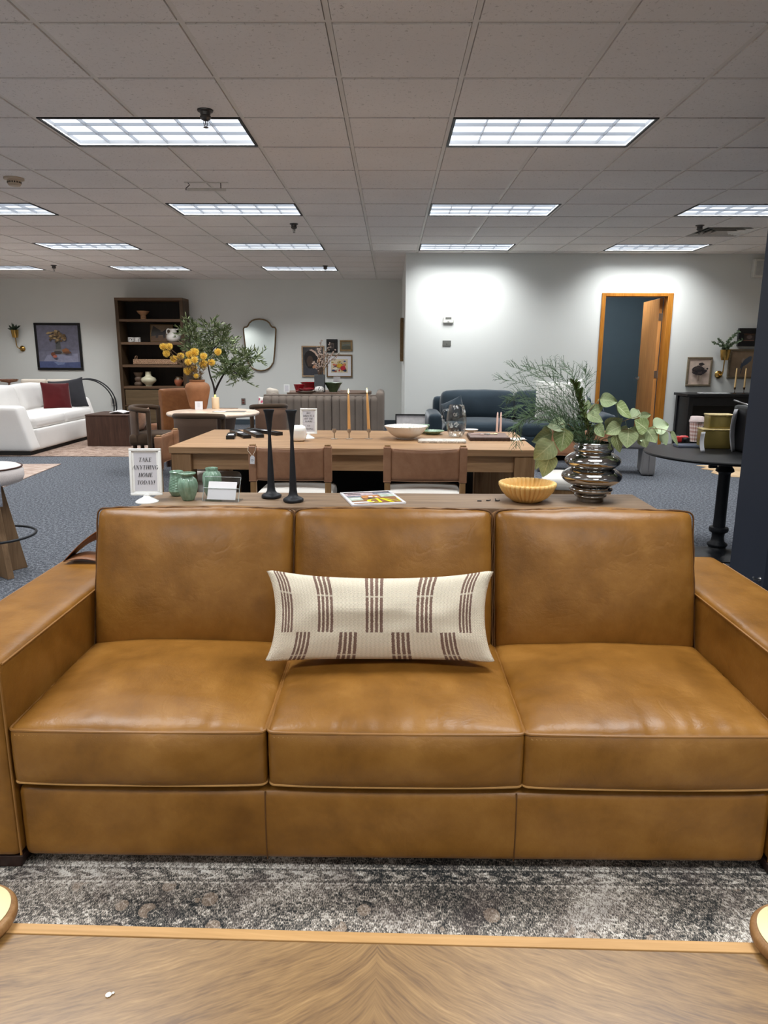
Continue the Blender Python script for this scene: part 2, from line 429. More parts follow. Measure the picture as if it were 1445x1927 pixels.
# ceiling lights
t = NT('fluorescent_lamp_glow')
M_glow = t.bsdf((0.8, 0.85, 0.9, 1), 0.5, emit=(0.86, 0.92, 1.0, 1), emit_s=LENS_GLOW)
M_lframe = plain('black_light_frame', rgb(22, 21, 21), 0.5)
M_louver = plain('satin_louver_blade', rgb(196, 200, 206), 0.4, 0.2, var=0.02)
M_refl = plain('white_reflector_enamel', rgb(244, 246, 248), .4, var=.01)
def make_light():
    r = thing('ceiling_light', 'x', 'light')
    W, D = 2 * P2 - .026, P2 - .026
    mb = MB(); b = .016
    mb.bx(-W / 2, W / 2, -D / 2, -D / 2 + b, -.006, .038); mb.bx(-W / 2, W / 2, D / 2 - b, D / 2, -.006, .038)
    mb.bx(-W / 2, -W / 2 + b, -D / 2 + b, D / 2 - b, -.006, .038); mb.bx(W / 2 - b, W / 2, -D / 2 + b, D / 2 - b, -.006, .038)
    mb.build('frame', M_lframe, r)
    MB().bx(-W / 2 + b, W / 2 - b, -D / 2 + b, D / 2 - b, .030, .038).build('diffuser', M_glow, r)
    mb = MB(); iw, idp = W - 2 * b, D - 2 * b
    for k in range(1, 6): x = -iw / 2 + iw * k / 6; mb.bx(x - .0017, x + .0017, -idp / 2, idp / 2, .008, .030)
    for k in range(1, 3): y = -idp / 2 + idp * k / 3; mb.bx(-iw / 2, iw / 2, y - .002, y + .002, .010, .029)
    mb.build('louver', M_louver, r)
    mb = MB(); e = .002
    mb.bx(-iw / 2, iw / 2, -idp / 2, -idp / 2 + e, .0, .030); mb.bx(-iw / 2, iw / 2, idp / 2 - e, idp / 2, .0, .030); mb.bx(-iw / 2, -iw / 2 + e, -idp / 2 + e, idp / 2 - e, .0, .030); mb.bx(iw / 2 - e, iw / 2, -idp / 2 + e, idp / 2 - e, .0, .030)
    mb.build('reflector', M_refl, r)
    ld = bpy.data.lights.get('troffer_lamp') or bpy.data.lights.new('troffer_lamp', 'AREA')
    ld.shape = 'RECTANGLE'; ld.size = iw; ld.size_y = idp; ld.energy = LAMP_WATTS; ld.spread = LAMP_SPREAD; ld.color = LIGHT_COLOR
    lo = bpy.data.objects.new('lamp', ld); C.objects.link(lo); lo.parent = r; lo.location = (0, 0, .006)
    return r
proto = make_light()
rown = {-12: 'added along the wall behind camera', -8: 'added unseen above the camera', -4: 'above the tan sofa', 0: 'in the row nearest the camera', 4: 'in the second row from the camera', 8: 'in the third row from the camera', 12: 'in the farthest row'}
seen = {0: [-4, 0], 4: [-8, -4, 0, 4], 8: [-8, -4, 0, 4], 12: [-12, -8, -4]}
for k, (i, j) in enumerate(lights):
    o = proto if k == 0 else dup(proto)
    o.location = (GX + (i + 1) * P2, GY + (j + .5) * P2, CEIL)
    if j in seen and i in seen[j]: pos = '%s from the left' % ORD[seen[j].index(i)]
    elif i == -12: pos = 'beyond the left edge'
    elif i == -8: pos = 'on the far left side'
    elif i == -4: pos = 'on the left side'
    elif i == 0: pos = 'near the middle'
    else: pos = 'behind the navy partition'
    o['label'] = 'recessed white ceiling light panel %s, %s' % (rown[j], pos)
    o['group'] = 'recessed ceiling light panels'

# sprinklers, detector, vent, wall-tv bracket
M_chrome = plain('brushed_chrome', rgb(150, 148, 146), 0.28, 1.0, var=0.05)
M_dkmetal = plain('dark_sprinkler_metal', rgb(92, 88, 86), 0.35, 0.9, var=0.1)
def make_sprinkler():
    r = thing('fire_sprinkler', 'x', 'sprinkler')
    MB().lathe([(0, 0), (.045, 0), (.043, -.008), (.03, -.012), (.027, -.03), (.031, -.034), (.031, -.042), (.024, -.05), (.012, -.055), (0, -.056)], n=20).build('escutcheon', M_dkmetal, r)
    mb = MB()
    for sx in (-1, 1): mb.tube([(sx * .010, 0, -.054), (sx * .012, 0, -.066), (sx * .006, 0, -.084), (0, 0, -.088)], .0022, 6)
    mb.cyl((0, 0, -.076), .0035, .022, 8); mb.build('yoke', M_dkmetal, r)
    mb = MB(); mb.lathe([(0, -.088), (.012, -.0885), (.016, -.091), (.0, -.0915)], n=16); mb.build('deflector', M_dkmetal, r)
    return r
proto = make_sprinkler()
spr = [((386, 207), 'fire sprinkler hanging in front of the nearest ceiling light'), ((553, 421), 'fire sprinkler between the second and third rows of ceiling lights'), ((1317, 424), 'fire sprinkler beside the square air vent'), ((612, 500), 'fire sprinkler in front of the farthest row light nearest the wall corner'), ((101, 499), 'fire sprinkler in front of the wall lamp with a plant, far row')]
for k, ((px, py), lb) in enumerate(spr):
    o = proto if k == 0 else dup(proto)
    o.location = on(px, py, CEIL - .006); o['label'] = lb; o['group'] = 'fire sprinklers'
p = on(26, 335, CEIL - .006)
r = thing('smoke_detector', 'round cream smoke detector on the ceiling', 'smoke detector', p)
M_cream = plain('aged_cream_plastic', rgb(196, 176, 152), 0.5)
MB().lathe([(0, 0), (.075, 0), (.075, -.012), (.06, -.016), (0, -.016)], n=28).build('base', M_cream, r)
mb = MB().lathe([(0, -.016), (.05, -.016), (.05, -.045), (.04, -.058), (0, -.06)], n=28); mb.build('body', M_cream, r)
mb = MB()
for k in range(18): a = 2 * PI * k / 18; mb.box((.0505 * math.cos(a), .0505 * math.sin(a), -.034), (.003, .008, .012), rz3(a))
mb.build('vent_slot', M_plenum, r)
p = at(387, 345, 6.15); p.z = CEIL - .006
r = thing('ceiling_bracket', 'white metal tube bracket screwed to the ceiling', 'bracket', p, 0.02)
M_wmetal = plain('white_painted_metal', rgb(206, 200, 192), 0.4)
mb = MB(); mb.tube([(-.15, 0, -.055), (.16, 0, -.055)], .011, 10); mb.build('tube', M_wmetal, r)
MB().bx(-.17, .18, -.012, .012, -.004, 0).build('base', M_wmetal, r)
mb = MB()
mb.tube([(-.145, 0, 0), (-.13, 0, -.02), (-.16, 0, -.045), (-.16, 0, -.06)], .004, 6); mb.tube([(.12, 0, 0), (.12, 0, -.055)], .004, 6); mb.build('clip', M_dkmetal, r)
px = GX + (vent_cell[0] + .5) * P2; py = GY + (vent_cell[1] + .5) * P2
r = thing('air_vent', 'square louvred white air vent in the ceiling', 'air vent', (px, py, CEIL))
mb = MB(); h0 = P2 / 2 - .014
for k in range(4):
    h1 = h0 * (1 - .2 * k) ; h2 = h1 - .05
    for s_ in range(4):
        R = rz3(s_ * PI / 2); q = [R @ Vector(v) for v in ((-h1, -h1, -.004 - .003 * k), (h1, -h1, -.004 - .003 * k), (h2, -h2, .02), (-h2, -h2, .02))]
        q2 = [v + Vector((0, 0, .003)) for v in q]; mb.hexa(q, q2)
mb.build('louver', M_wmetal, r)
MB().bx(-h0, h0, -h0, h0, .03, .034).build('duct_plate', M_plenum, r)

# ------------------------------------------------------------------ door, wall plates
M_oak = wood('varnished_oak_trim', rgb(146, 88, 28), rgb(186, 120, 44), rgb(206, 146, 66), 'Z', 1.2, 0.4)
M_doorwood = wood('veneered_door_wood', rgb(176, 116, 60), rgb(206, 144, 82), rgb(220, 164, 104), 'Z', 0.8, 0.4)
fr = MB(); f0, f1 = DX0 - .056, DX1 + .075
fr.bx(f0, DX0, YN - .016, YN + .145, 0, DZ + .045); fr.bx(DX1, f1, YN - .016, YN + .145, 0, DZ + .045); fr.bx(DX0, DX1, YN - .016, YN + .145, DZ, DZ + .045)
o = fr.build('trim_2', M_oak, bevel=.006); struct(o)
r = thing('door_1', 'open wooden door with metal lever handle, leading to a dark room', 'door', (DX1 - .005, YN + .15, 0), math.radians(-94)); r['kind'] = 'structure'; 
# leaf runs along local -x when shut; turned about its hinge it reaches back into the dark room
MB().bx(-.84, -.004, -.045, .0, .012, DZ - .01).build('leaf', M_doorwood, r, bevel=.002)
M_steel = plain('satin_steel', rgb(188, 188, 186), 0.3, 1.0, var=0.03)
for sy, nm in ((-.045, 'handle'), (.0, 'handle')):
    s_ = 1 if sy == 0 else -1
    mb = MB(); mb.tube([(-.78, sy, 1.0), (-.78, sy + s_ * .05, 1.0), (-.66, sy + s_ * .055, 1.0)], .013, 10)
    mb.tube([(-.78, sy, 1.0), (-.78, sy + s_ * .012, 1.0)], .028, 20); mb.build(nm, M_steel, r)
for z in (.25, 1.08, 1.87):
    mb = MB(); mb.bx(-.0045, .0, -.043, -.002, z - .05, z + .05); mb.tube([(.0, .006, z - .055), (.0, .006, z + .055)], .007, 10); mb.build('hinge', M_steel, r)
M_plate = plain('white_plastic', rgb(226, 224, 216), 0.4, var=0.02)
M_grey = plain('grey_plastic', rgb(112, 112, 106), 0.45, var=0.05)
p = at(843.5, 601.5, YN)
r = thing('thermostat', 'white wall thermostat above a grey plate', 'thermostat', (p.x, YN, p.z))
MB().bx(-.072, .072, -.028, 0, -.045, .045).build('case', M_plate, r, bevel=.006)
mb = MB(); mb.bx(-.04, .04, -.031, -.027, .005, .03); mb.build('display', M_grey, r); MB().bx(-.012, .012, -.034, -.027, -.028, -.01).build('button', M_plate, r, bevel=.003)
p = at(840.5, 646, YN)
o = MB().bx(-.058, .058, -.01, 0, -.037, .037); o.box((.0, -.011, 0), (.02, .004, .03)); o = o.build('wall_plate', M_grey, loc=(p.x, YN, p.z), bevel=.003); tag(o, 'small grey plate on the white wall below the thermostat', 'wall plate')
p = at(458, 755.5, YF - .0); r = thing('wall_outlet', 'red power outlet low on the far wall', 'outlet', (p.x, YF, p.z))
M_redp = plain('red_outlet_plastic', rgb(120, 62, 52), 0.5)
MB().bx(-.04, .04, -.01, 0, -.06, .06).build('plate', plain('outlet_steel', rgb(128, 122, 116), 0.4), r, bevel=.003)
mb = MB(); mb.bx(-.02, .02, -.014, -.008, .008, .04); mb.bx(-.02, .02, -.014, -.008, -.04, -.008); mb.build('socket', M_redp, r, bevel=.003)
p = at(215, 755, YF); r = thing('wall_outlet', 'grey power outlet box beside the bookcase', 'outlet', (p.x, YF, p.z))
MB().bx(-.05, .03, -.05, 0, -.07, .07).build('box', plain('outlet_white', rgb(196, 192, 186), 0.5), r, bevel=.004)
MB().bx(-.02, .02, -.056, -.049, -.045, .045).build('socket', M_grey, r, bevel=.003)
p = at(1423, 506, YN); r = thing('wall_box', 'white box mounted high on the wall beside the navy partition', 'wall box', (p.x + .03, YN, p.z))
MB().bx(-.1, .1, -.09, 0, -.12, .12).build('case', M_plate, r, bevel=.008); MB().bx(-.075, .075, -.094, -.088, -.09, .09).build('cover', plain('pale_grey_cover', rgb(198, 198, 194), 0.5), r, bevel=.004)
# unseen glowing panel added in the dark office to brighten walls and door
r = thing('ceiling_light', 'added unseen fill panel inside the dark office beyond the door', 'light', (3.35, 11.25, CEIL - .02))
M_officefill = NT('office_fill_glow').bsdf((.8, .85, .9, 1), .5, emit=(.9, .96, 1.0, 1), emit_s=95)
MB().bx(-.16, .16, -.16, .16, 0, .02).build('frame', M_lframe, r); MB().bx(-.145, .145, -.145, .145, -.003, .0).build('diffuser', M_officefill, r)
# ------------------------------------------------------------------ tan leather sofa
L1 = leather('cognac_leather', rgb(104, 67, 22), rgb(134, 90, 34), rgb(160, 113, 52), 0.38)
M_seam = plain('leather_seam_thread', rgb(176, 132, 76), 0.6)
M_welt = plain('leather_welt', rgb(140, 96, 44), 0.45)
M_seamdk = plain('dark_leather_seam', rgb(92, 58, 22), 0.6)
M_darkwood = wood('dark_stained_wood', rgb(36, 22, 18), rgb(52, 33, 27), rgb(70, 46, 38), 'Z', 1.0, 0.45)
AX, AO, YFR, YBK = 0.985, 1.235, 1.635, 2.66   # arm inner, arm outer, front, back
sofa = thing('leather_sofa', 'tan leather three seat sofa facing the coffee table', 'sofa', (0.012, 0, 0))
cushion(MB(), (0, YFR + .014 + .42, .150), (2 * AX - .004, .84, .210), r=.022, front=.012, n=(30, 10, 6), wr=.002).build('frame', L1, sofa, 60)
mb = MB()
for x in (-.333, .318):
    mb.tube([(x, YFR + .0142 - .012 * (.885 * max(0, 1 - ((z - .15) / .105) ** 2)) ** .55, z) for z in [.05 + .2 * q / 14 for q in range(15)]], .0019, 6)
mb.build('seam', M_seamdk, sofa)
for s_ in (-1, 1):
    mb = MB(); cushion(mb, (s_ * (AX + AO) / 2, (YFR + YBK) / 2, .327), (AO - AX, YBK - YFR, .55), r=.022, top=.010, front=.004, side=.004, n=(8, 24, 14), wr=.003, seed=s_ * 3.1)
    arm = mb.build('arm', L1, sofa, 60)
    xi, xo, zt = s_ * AX, s_ * AO, .602
    mb = MB()
    mb.tube([(xi, y, zt - .007) for y in [YFR + .02 + (YBK - YFR - .1) * k / 12 for k in range(13)]], .0032, 6)
    mb.tube([(xo, y, zt - .007) for y in [YFR + .02 + (YBK - YFR - .1) * k / 12 for k in range(13)]], .0032, 6)
    mb.tube([(xi, YFR + .004, z) for z in (.06, .2, .4, .58)], .0032, 6)
    mb.tube([(xi + s_ * .016, YFR + .0, .592), (xo - s_ * .016, YFR + .0, .592)], .0032, 6)
    mb.build('piping', M_welt, arm)
    for y in (YFR + .06, YBK - .08):
        MB().hexa([(s_ * (AX + dx), y + dy, .009) for dx, dy in ((.012, -.04), (.205, -.04), (.205, .04), (.012, .04))], [(s_ * (AX + dx), y + dy, .05) for dx, dy in ((-.0, -.05), (.22, -.05), (.22, .05), (-.0, .05))]).build('leg', M_darkwood, sofa, bevel=.003)
cushion(MB(), (0, 2.555, .36), (2 * AX - .004, .20, .62), r=.03, n=(20, 5, 10)).build('back_frame', L1, sofa, 60)
SW, SD, SH = .654, .62, .158
for k in range(3):
    cx = -.654 + .655 * k + (0.004 if k == 1 else 0)
    mb = MB(); cushion(mb, (0, 0, 0), (SW, SD, SH), r=.016, top=.042, bot=.012, front=.03, side=.003, n=(64, 52, 7), wr=.012, seed=k * 5.3, ex=.5)
    cu = mb.build('seat_cushion', L1, sofa, 70, loc=(cx, YFR + .006 + SD / 2, .347))
    hx, hy, hz = SW / 2, SD / 2, SH / 2
    def loop(z, o=0.0, rr=.016):
        pts = []
        for (sx, sy, a0) in ((1, 1, 0), (-1, 1, 90), (-1, -1, 180), (1, -1, 270)):
            for q in range(5):
                a = math.radians(a0 + 22.5 * q); pts.append((sx * (hx - rr) + (rr + o) * math.cos(a), sy * (hy - rr) + (rr + o) * math.sin(a), z))
        out = []
        for i in range(len(pts)):
            A, B = Vector(pts[i]), Vector(pts[(i + 1) % len(pts)]); m = max(1, int((B - A).length / .03))
            for q in range(m):
                p = A.lerp(B, q / m); bx_ = max(0, 1 - (p.x / hx) ** 2); bz_ = max(0, 1 - (z / hz) ** 2)
                if p.y < 0: p.y += .03 * (bx_ * bz_) ** .5 * (p.y / hy)
                out.append(p)
        return out
    mb = MB(); mb.tube(loop(hz - .004, -.001), .0042, 7, True); mb.build('piping', M_welt, cu)
    mb = MB(); mb.tube(loop(-hz + .006, -.001), .003, 6, True)
    # top-stitching below the front welt
    for q in range(52):
        x = -hx + .02 + (SW - .04) * q / 52
        mb.box((x, -hy - .03 * ((1 - (x / hx) ** 2) * .22) ** .5 - .0005, hz - .016), (.007, .002, .0022), ry3(.5))
    mb.build('stitching', M_seam, cu)
BW, BT, BH = .652, .17, .46
for k in range(3):
    cx = (-.655, -.004, .655)[k]; lean = math.radians(-15)
    R = rx3(lean)
    mb = MB(); cushion(mb, (0, 0, 0), (BW - .008, BT, BH), r=.024, top=.016, bot=.012, front=.066, side=.008, n=(48, 6, 40), wr=.010, seed=20 + k * 4.7, ex=.42)
    cu = mb.build('back_cushion', L1, sofa, 70, loc=(cx, 2.315, .612), rot=(lean, 0, (0, .0, 0)[k]))
    hx, hz, fy = BW / 2, BH / 2, -BT / 2 + .006
    pts = []
    for (sx, sz, a0) in ((1, 1, 0), (-1, 1, 90), (-1, -1, 180), (1, -1, 270)):
        for q in range(6):
            a = math.radians(a0 + 18 * q); pts.append((sx * (hx - .02) + .02 * math.cos(a), fy, sz * (hz - .02) + .02 * math.sin(a)))
    out = []
    for i in range(len(pts)):
        A, B = Vector(pts[i]), Vector(pts[(i + 1) % len(pts)]); m = max(1, int((B - A).length / .025))
        for q in range(m):
            p = A.lerp(B, q / m)
            if p.z > hz - .03: p.z += .012 * max(0, 1 - (p.x / hx) ** 2) ** .42 * .5 + .0018 * math.sin(p.x * 70 + k)
            if abs(p.x) > hx - .02: p.x += .0012 * math.sin(p.z * 60 + k)
            out.append(p)
    MB().tube(out, .003, 7, True).build('piping', M_seamdk, cu)

# leather swatch tag lying over the sofa arm
M_tagl = leather('swatch_leather', rgb(92, 58, 36), rgb(122, 80, 50), rgb(140, 96, 62), 0.5)
p0 = on(131, 1053, .612)
mb = MB()
def flap(a, b, wdt, n=6):
    a, b = Vector(a), Vector(b)
    def fn(u, v_): 
        q = a.lerp(b, u); q.z += .012 * math.sin(PI * u); return q + Vector((-.25 * wdt * (v_ - .5) * u, wdt * (v_ - .5) * (1 - .45 * u * (b.z > .05)), .004 * math.sin(PI * v_) + (.55 * wdt * (.5 - v_) * u if b.z > .05 else 0)))
    mb.grid(fn, n, 4)
flap((0, 0, .004), (.115, .05, .088), .10); flap((0, 0, .002), (.12, -.0, .002), .10)
o = mb.build('leather_tag', M_tagl, solid=.0025, loc=(p0.x, p0.y, .6155), weld=True); tag(o, 'folded brown leather swatch tag lying on the tan sofa arm', 'tag')
# printed mark on the tag's upper flap
p = MB()
# ------------------------------------------------------------------ woven lumbar pillow
t = NT('woven_cream_cloth_with_brown_stripes'); uvn = t.coord('UV'); sx, sy, _ = t.sep(uvn)
# nine stripe blocks: five along the top half, four offset along the lower half, each of four bars
def stripe(t, u, centres, half, nbar=4):
    tot = None
    for c in centres:
        d = t.math('SUBTRACT', u, c); ins = t.math('LESS_THAN', t.math('ABSOLUTE', d), half)
        fr_ = t.math('FRACT', t.math('MULTIPLY', t.math('ADD', d, half), nbar / (2 * half) * 0.999))
        on_ = t.math('MULTIPLY', ins, t.math('LESS_THAN', t.math('ABSOLUTE', t.math('SUBTRACT', fr_, .5)), .31))
        tot = on_ if tot is None else t.math('MAXIMUM', tot, on_)
    return tot
jit = t.math('MULTIPLY', t.math('SUBTRACT', t.noise(uvn, 60, 2), .5), .014)
u2 = t.math('ADD', sx, t.math('MULTIPLY', jit, .5)); v2 = t.math('ADD', sy, jit)
up_ = t.math('MULTIPLY', stripe(t, u2, (.095, .285, .48, .675, .865), .036), t.math('GREATER_THAN', v2, .36))
lo_ = t.math('MULTIPLY', stripe(t, u2, (.185, .38, .58, .775), .038), t.math('LESS_THAN', v2, .36))
st = t.math('MAXIMUM', up_, lo_)
rib = t.math('SINE', t.math('MULTIPLY', sx, 2 * PI * 62))
wv = t.math('SINE', t.math('ADD', t.math('MULTIPLY', sy, 2 * PI * 70), t.math('MULTIPLY', rib, 1.4)))
tone = t.math('ADD', t.math('MULTIPLY', t.math('MULTIPLY', rib, wv), .5), .5)
base = t.mix(tone, rgb(218, 202, 174), rgb(248, 239, 220)); brown = t.mix(tone, rgb(112, 86, 74), rgb(148, 120, 106))
ridge = t.math('MAXIMUM', t.math('LESS_THAN', t.math('ABSOLUTE', t.math('SUBTRACT', v2, .73)), .010), t.math('LESS_THAN', t.math('ABSOLUTE', t.math('SUBTRACT', v2, .10)), .010))
hgt = t.math('ADD', t.math('ADD', t.math('MULTIPLY', wv, .35), t.math('MULTIPLY', rib, .35)), t.math('MULTIPLY', ridge, 2.2))
c = t.mix(t.math('MULTIPLY', st, t.math('SUBTRACT', 1, t.math('MULTIPLY', ridge, .6))), base, brown)
M_pillow = t.bsdf(c, .95, 0, t.bump(hgt, .7, .003), spec=.15, sheen=.1)
p = on(716, 1241, .455)
mb = MB(); pillow(mb, .675, .262, .165, pinch=.16, pb=.03, ear=.016, n=40, puff=.36, seed=2.2)
o = mb.build('lumbar_pillow', M_pillow, smooth=70, loc=(-.03, 2.0, .475 + .125), rot=(math.radians(-17), math.radians(-.2), 0)); tag(o, 'cream woven lumbar pillow with brown stripe blocks on the tan sofa', 'pillow')

# ------------------------------------------------------------------ coffee table
t = NT('bookmatched_oak_veneer'); v = t.coord(); x, y, z = t.sep(v)
ax_ = t.math('ABSOLUTE', x)
# grain fans away from the central joint like a feather
rad = t.math('ADD', y, t.math('MULTIPLY', t.math('POWER', t.math('ADD', ax_, .004), .62), .42))
wob = t.math('MULTIPLY', t.noise(t.mapping(v, (1, 1, 1)), 7, 2), .035)
rad = t.math('ADD', rad, wob)
a = t.noise(t.comb(t.math('MULTIPLY', ax_, 3.2), t.math('MULTIPLY', rad, 34.0), 0.0), 1.0, 5, .65, .5)
b = t.noise(t.comb(t.math('MULTIPLY', ax_, 26.0), t.math('MULTIPLY', rad, 210.0), 0.0), 1.0, 3, .6)
d = t.noise(v, 3.0, 3)
f = t.math('ADD', t.math('ADD', t.math('MULTIPLY', a, .42), t.math('MULTIPLY', b, .38)), t.math('MULTIPLY', d, .2))
c = t.ramp(f, [(.34, rgb(86, 58, 29)), (.46, rgb(124, 91, 49)), (.56, rgb(146, 111, 64)), (.68, rgb(174, 138, 90))])
M_veneer = t.bsdf(c, .40, 0, t.bump(f, .06, .002), spec=.9, coat=.3)
M_border = wood('oak_border_wood', rgb(166, 124, 72), rgb(196, 152, 98), rgb(214, 174, 122), 'X', .8, .4)
TZ = .411; ct = thing('coffee_table', 'oak veneered coffee table with brass capped corner posts in the foreground', 'coffee table', (-.026, .531, .009), math.radians(-1.1))
hw, hd = .668, .475
MB().bx(-hw + .02, hw - .02, -hd + .024, hd - .024, TZ - .035, TZ).build('table_top', M_veneer, ct)
for s_ in (-1, 1): MB().bx(-hw + .02, hw - .02, s_ * (hd - .0105) - .0105, s_ * (hd - .0105) + .0105, TZ - .036, TZ + .0005).build('border', M_border, ct, bevel=.001)
for s_ in (-1, 1): MB().bx(s_ * (hw - .0095) - .0095, s_ * (hw - .0095) + .0095, -hd, hd, TZ - .036, TZ + .0025).build('border', M_border, ct, bevel=.002)
MB().bx(-hw + .1, hw - .1, -hd + .08, hd - .08, TZ - .11, TZ - .036).build('apron', M_border, ct)
M_brass = plain('satin_brass', rgb(234, 218, 168), 0.5, .3, var=0.03)
M_post = wood('oak_post_wood', rgb(120, 84, 50), rgb(152, 112, 70), rgb(176, 136, 92), 'Z', 1.0, .4)
for sx_ in (-1, 1):
    for sy_ in (-1, 1):
        lg = MB().lathe([(0, 0), (.05, 0), (.055, .02), (.055, TZ - .0), (.073, TZ + .004), (.0765, TZ + .010), (.0765, TZ + .019), (.073, TZ + .0245), (.066, TZ + .026), (0, TZ + .026)], n=48).build('leg', M_post, ct, 50, loc=(sx_ * (hw + .018), sy_ * (hd - .012), 0))
        MB().lathe([(0, TZ + .0262), (.067, TZ + .0262), (.0672, TZ + .0275), (.066, TZ + .0282), (0, TZ + .0284)], n=48).build('brass_cap', M_brass, lg, 50)
mb = MB(); mb.sphere((0, 0, 0), .0032, 8, 6, (1.5, 1, .4)); mb.sphere((.006, .003, 0), .0022, 8, 6, (1, 1, .5))
p = on(204, 1871, TZ + .011); o = mb.build('paper_scrap', M_plate, loc=(p.x, p.y, TZ + .0105)); tag(o, 'tiny white scrap lying on the coffee table top', 'scrap')

# ------------------------------------------------------------------ vintage rug under the sofa
t = NT('distressed_vintage_rug'); v = t.coord(); x, y, z = t.sep(v)
yy = t.math('MULTIPLY', y, -1.0)                       # distance from the sofa edge outward
def band(c0, hwid): return t.math('LESS_THAN', t.math('ABSOLUTE', t.math('SUBTRACT', yy, c0)), hwid)
fib = t.noise(t.mapping(v, (520, 110, 1)), 1.0, 2, .6); fib2 = t.noise(t.mapping(v, (130, 170, 1)), 1.0, 2)
wear = t.noise(v, 3.0, 4, .6, .6); zone = t.noise(v, 5.5, 2)
jx = t.math('ADD', x, t.math('MULTIPLY', t.math('SUBTRACT', fib2, .5), .012)); jy = t.math('ADD', yy, t.math('MULTIPLY', t.math('SUBTRACT', fib2, .5), .008))
vd = t.vor(t.comb(t.math('MULTIPLY', jx, 13.0), t.math('MULTIPLY', jy, 11.0), 0.0), 1.0, 'F1', 0, .75)
main = t.math('GREATER_THAN', yy, -.04); zn = t.math('MULTIPLY', main, t.math('GREATER_THAN', zone, .47))
oval = t.math('MULTIPLY', t.math('LESS_THAN', vd, .27), zn)
outl = t.math('MULTIPLY', t.math('MULTIPLY', t.math('GREATER_THAN', vd, .27), t.math('LESS_THAN', vd, .36)), zn)
hook = t.math('LESS_THAN', t.math('ABSOLUTE', t.math('SUBTRACT', t.noise(t.comb(t.math('MULTIPLY', jx, 30.0), t.math('MULTIPLY', jy, 34.0), 0.0), 1.0, .0, .4, 1.2), .5)), .045)
key = t.math('GREATER_THAN', t.math('MULTIPLY', t.math('SINE', t.math('MULTIPLY', jx, 150.0)), t.math('SINE', t.math('MULTIPLY', jy, 130.0))), .28)
scroll = t.math('MULTIPLY', band(-.075, .016), t.math('GREATER_THAN', t.math('SINE', t.math('ADD', t.math('MULTIPLY', jx, 78.0), t.math('MULTIPLY', t.math('SINE', t.math('MULTIPLY', jy, 200.0)), 1.5))), .1))
lines = t.math('MAXIMUM', t.math('MAXIMUM', band(-.046, .0035), band(-.103, .0035)), t.math('MAXIMUM', band(.33, .003), band(.37, .005)))
dots = t.math('MULTIPLY', lines, t.math('GREATER_THAN', t.math('SINE', t.math('MULTIPLY', jx, 420.0)), -.2))
pat = t.math('ADD', .46, t.math('MULTIPLY', t.math('SUBTRACT', fib, .5), 2.2))
pat = t.math('ADD', pat, t.math('MULTIPLY', t.math('SUBTRACT', fib2, .5), .55))
pat = t.math('ADD', pat, t.math('MULTIPLY', t.math('SUBTRACT', wear, .5), 1.5))
pat = t.math('ADD', pat, t.math('ADD', t.math('MULTIPLY', t.math('SUBTRACT', hook, .3), .24), t.math('MULTIPLY', t.math('SUBTRACT', key, .3), .13)))
pat = t.math('ADD', pat, t.math('MULTIPLY', t.math('SUBTRACT', scroll, t.math('MULTIPLY', band(-.075, .026), .4)), .30)); pat = t.math('ADD', pat, t.math('MULTIPLY', dots, .3))
pat = t.math('ADD', pat, t.math('MULTIPLY', outl, -.16)); pat = t.math('ADD', pat, t.math('MULTIPLY', oval, .10))
col = t.ramp(pat, [(.04, rgb(42, 45, 46)), (.28, rgb(88, 87, 84)), (.48, rgb(140, 131, 121)), (.68, rgb(192, 182, 169)), (.92, rgb(238, 233, 224))])
col = t.mix(t.math('MULTIPLY', oval, .5), col, rgb(158, 136, 116))
col = t.mix(t.ramp(t.noise(v, 6.5, 2), [(.5, (0, 0, 0)), (.66, (.3, .3, .3))]), col, rgb(92, 78, 76))
M_rug = t.bsdf(col, .95, 0, t.bump(fib, .5, .004), spec=.1)
o = MB().bx(-1.55, 1.62, -1.85, .42, -.008, .0).build('area_rug', M_rug, loc=(0, 1.56, .0085), bevel=.003); tag(o, 'charcoal and cream vintage patterned rug under the tan sofa', 'rug')
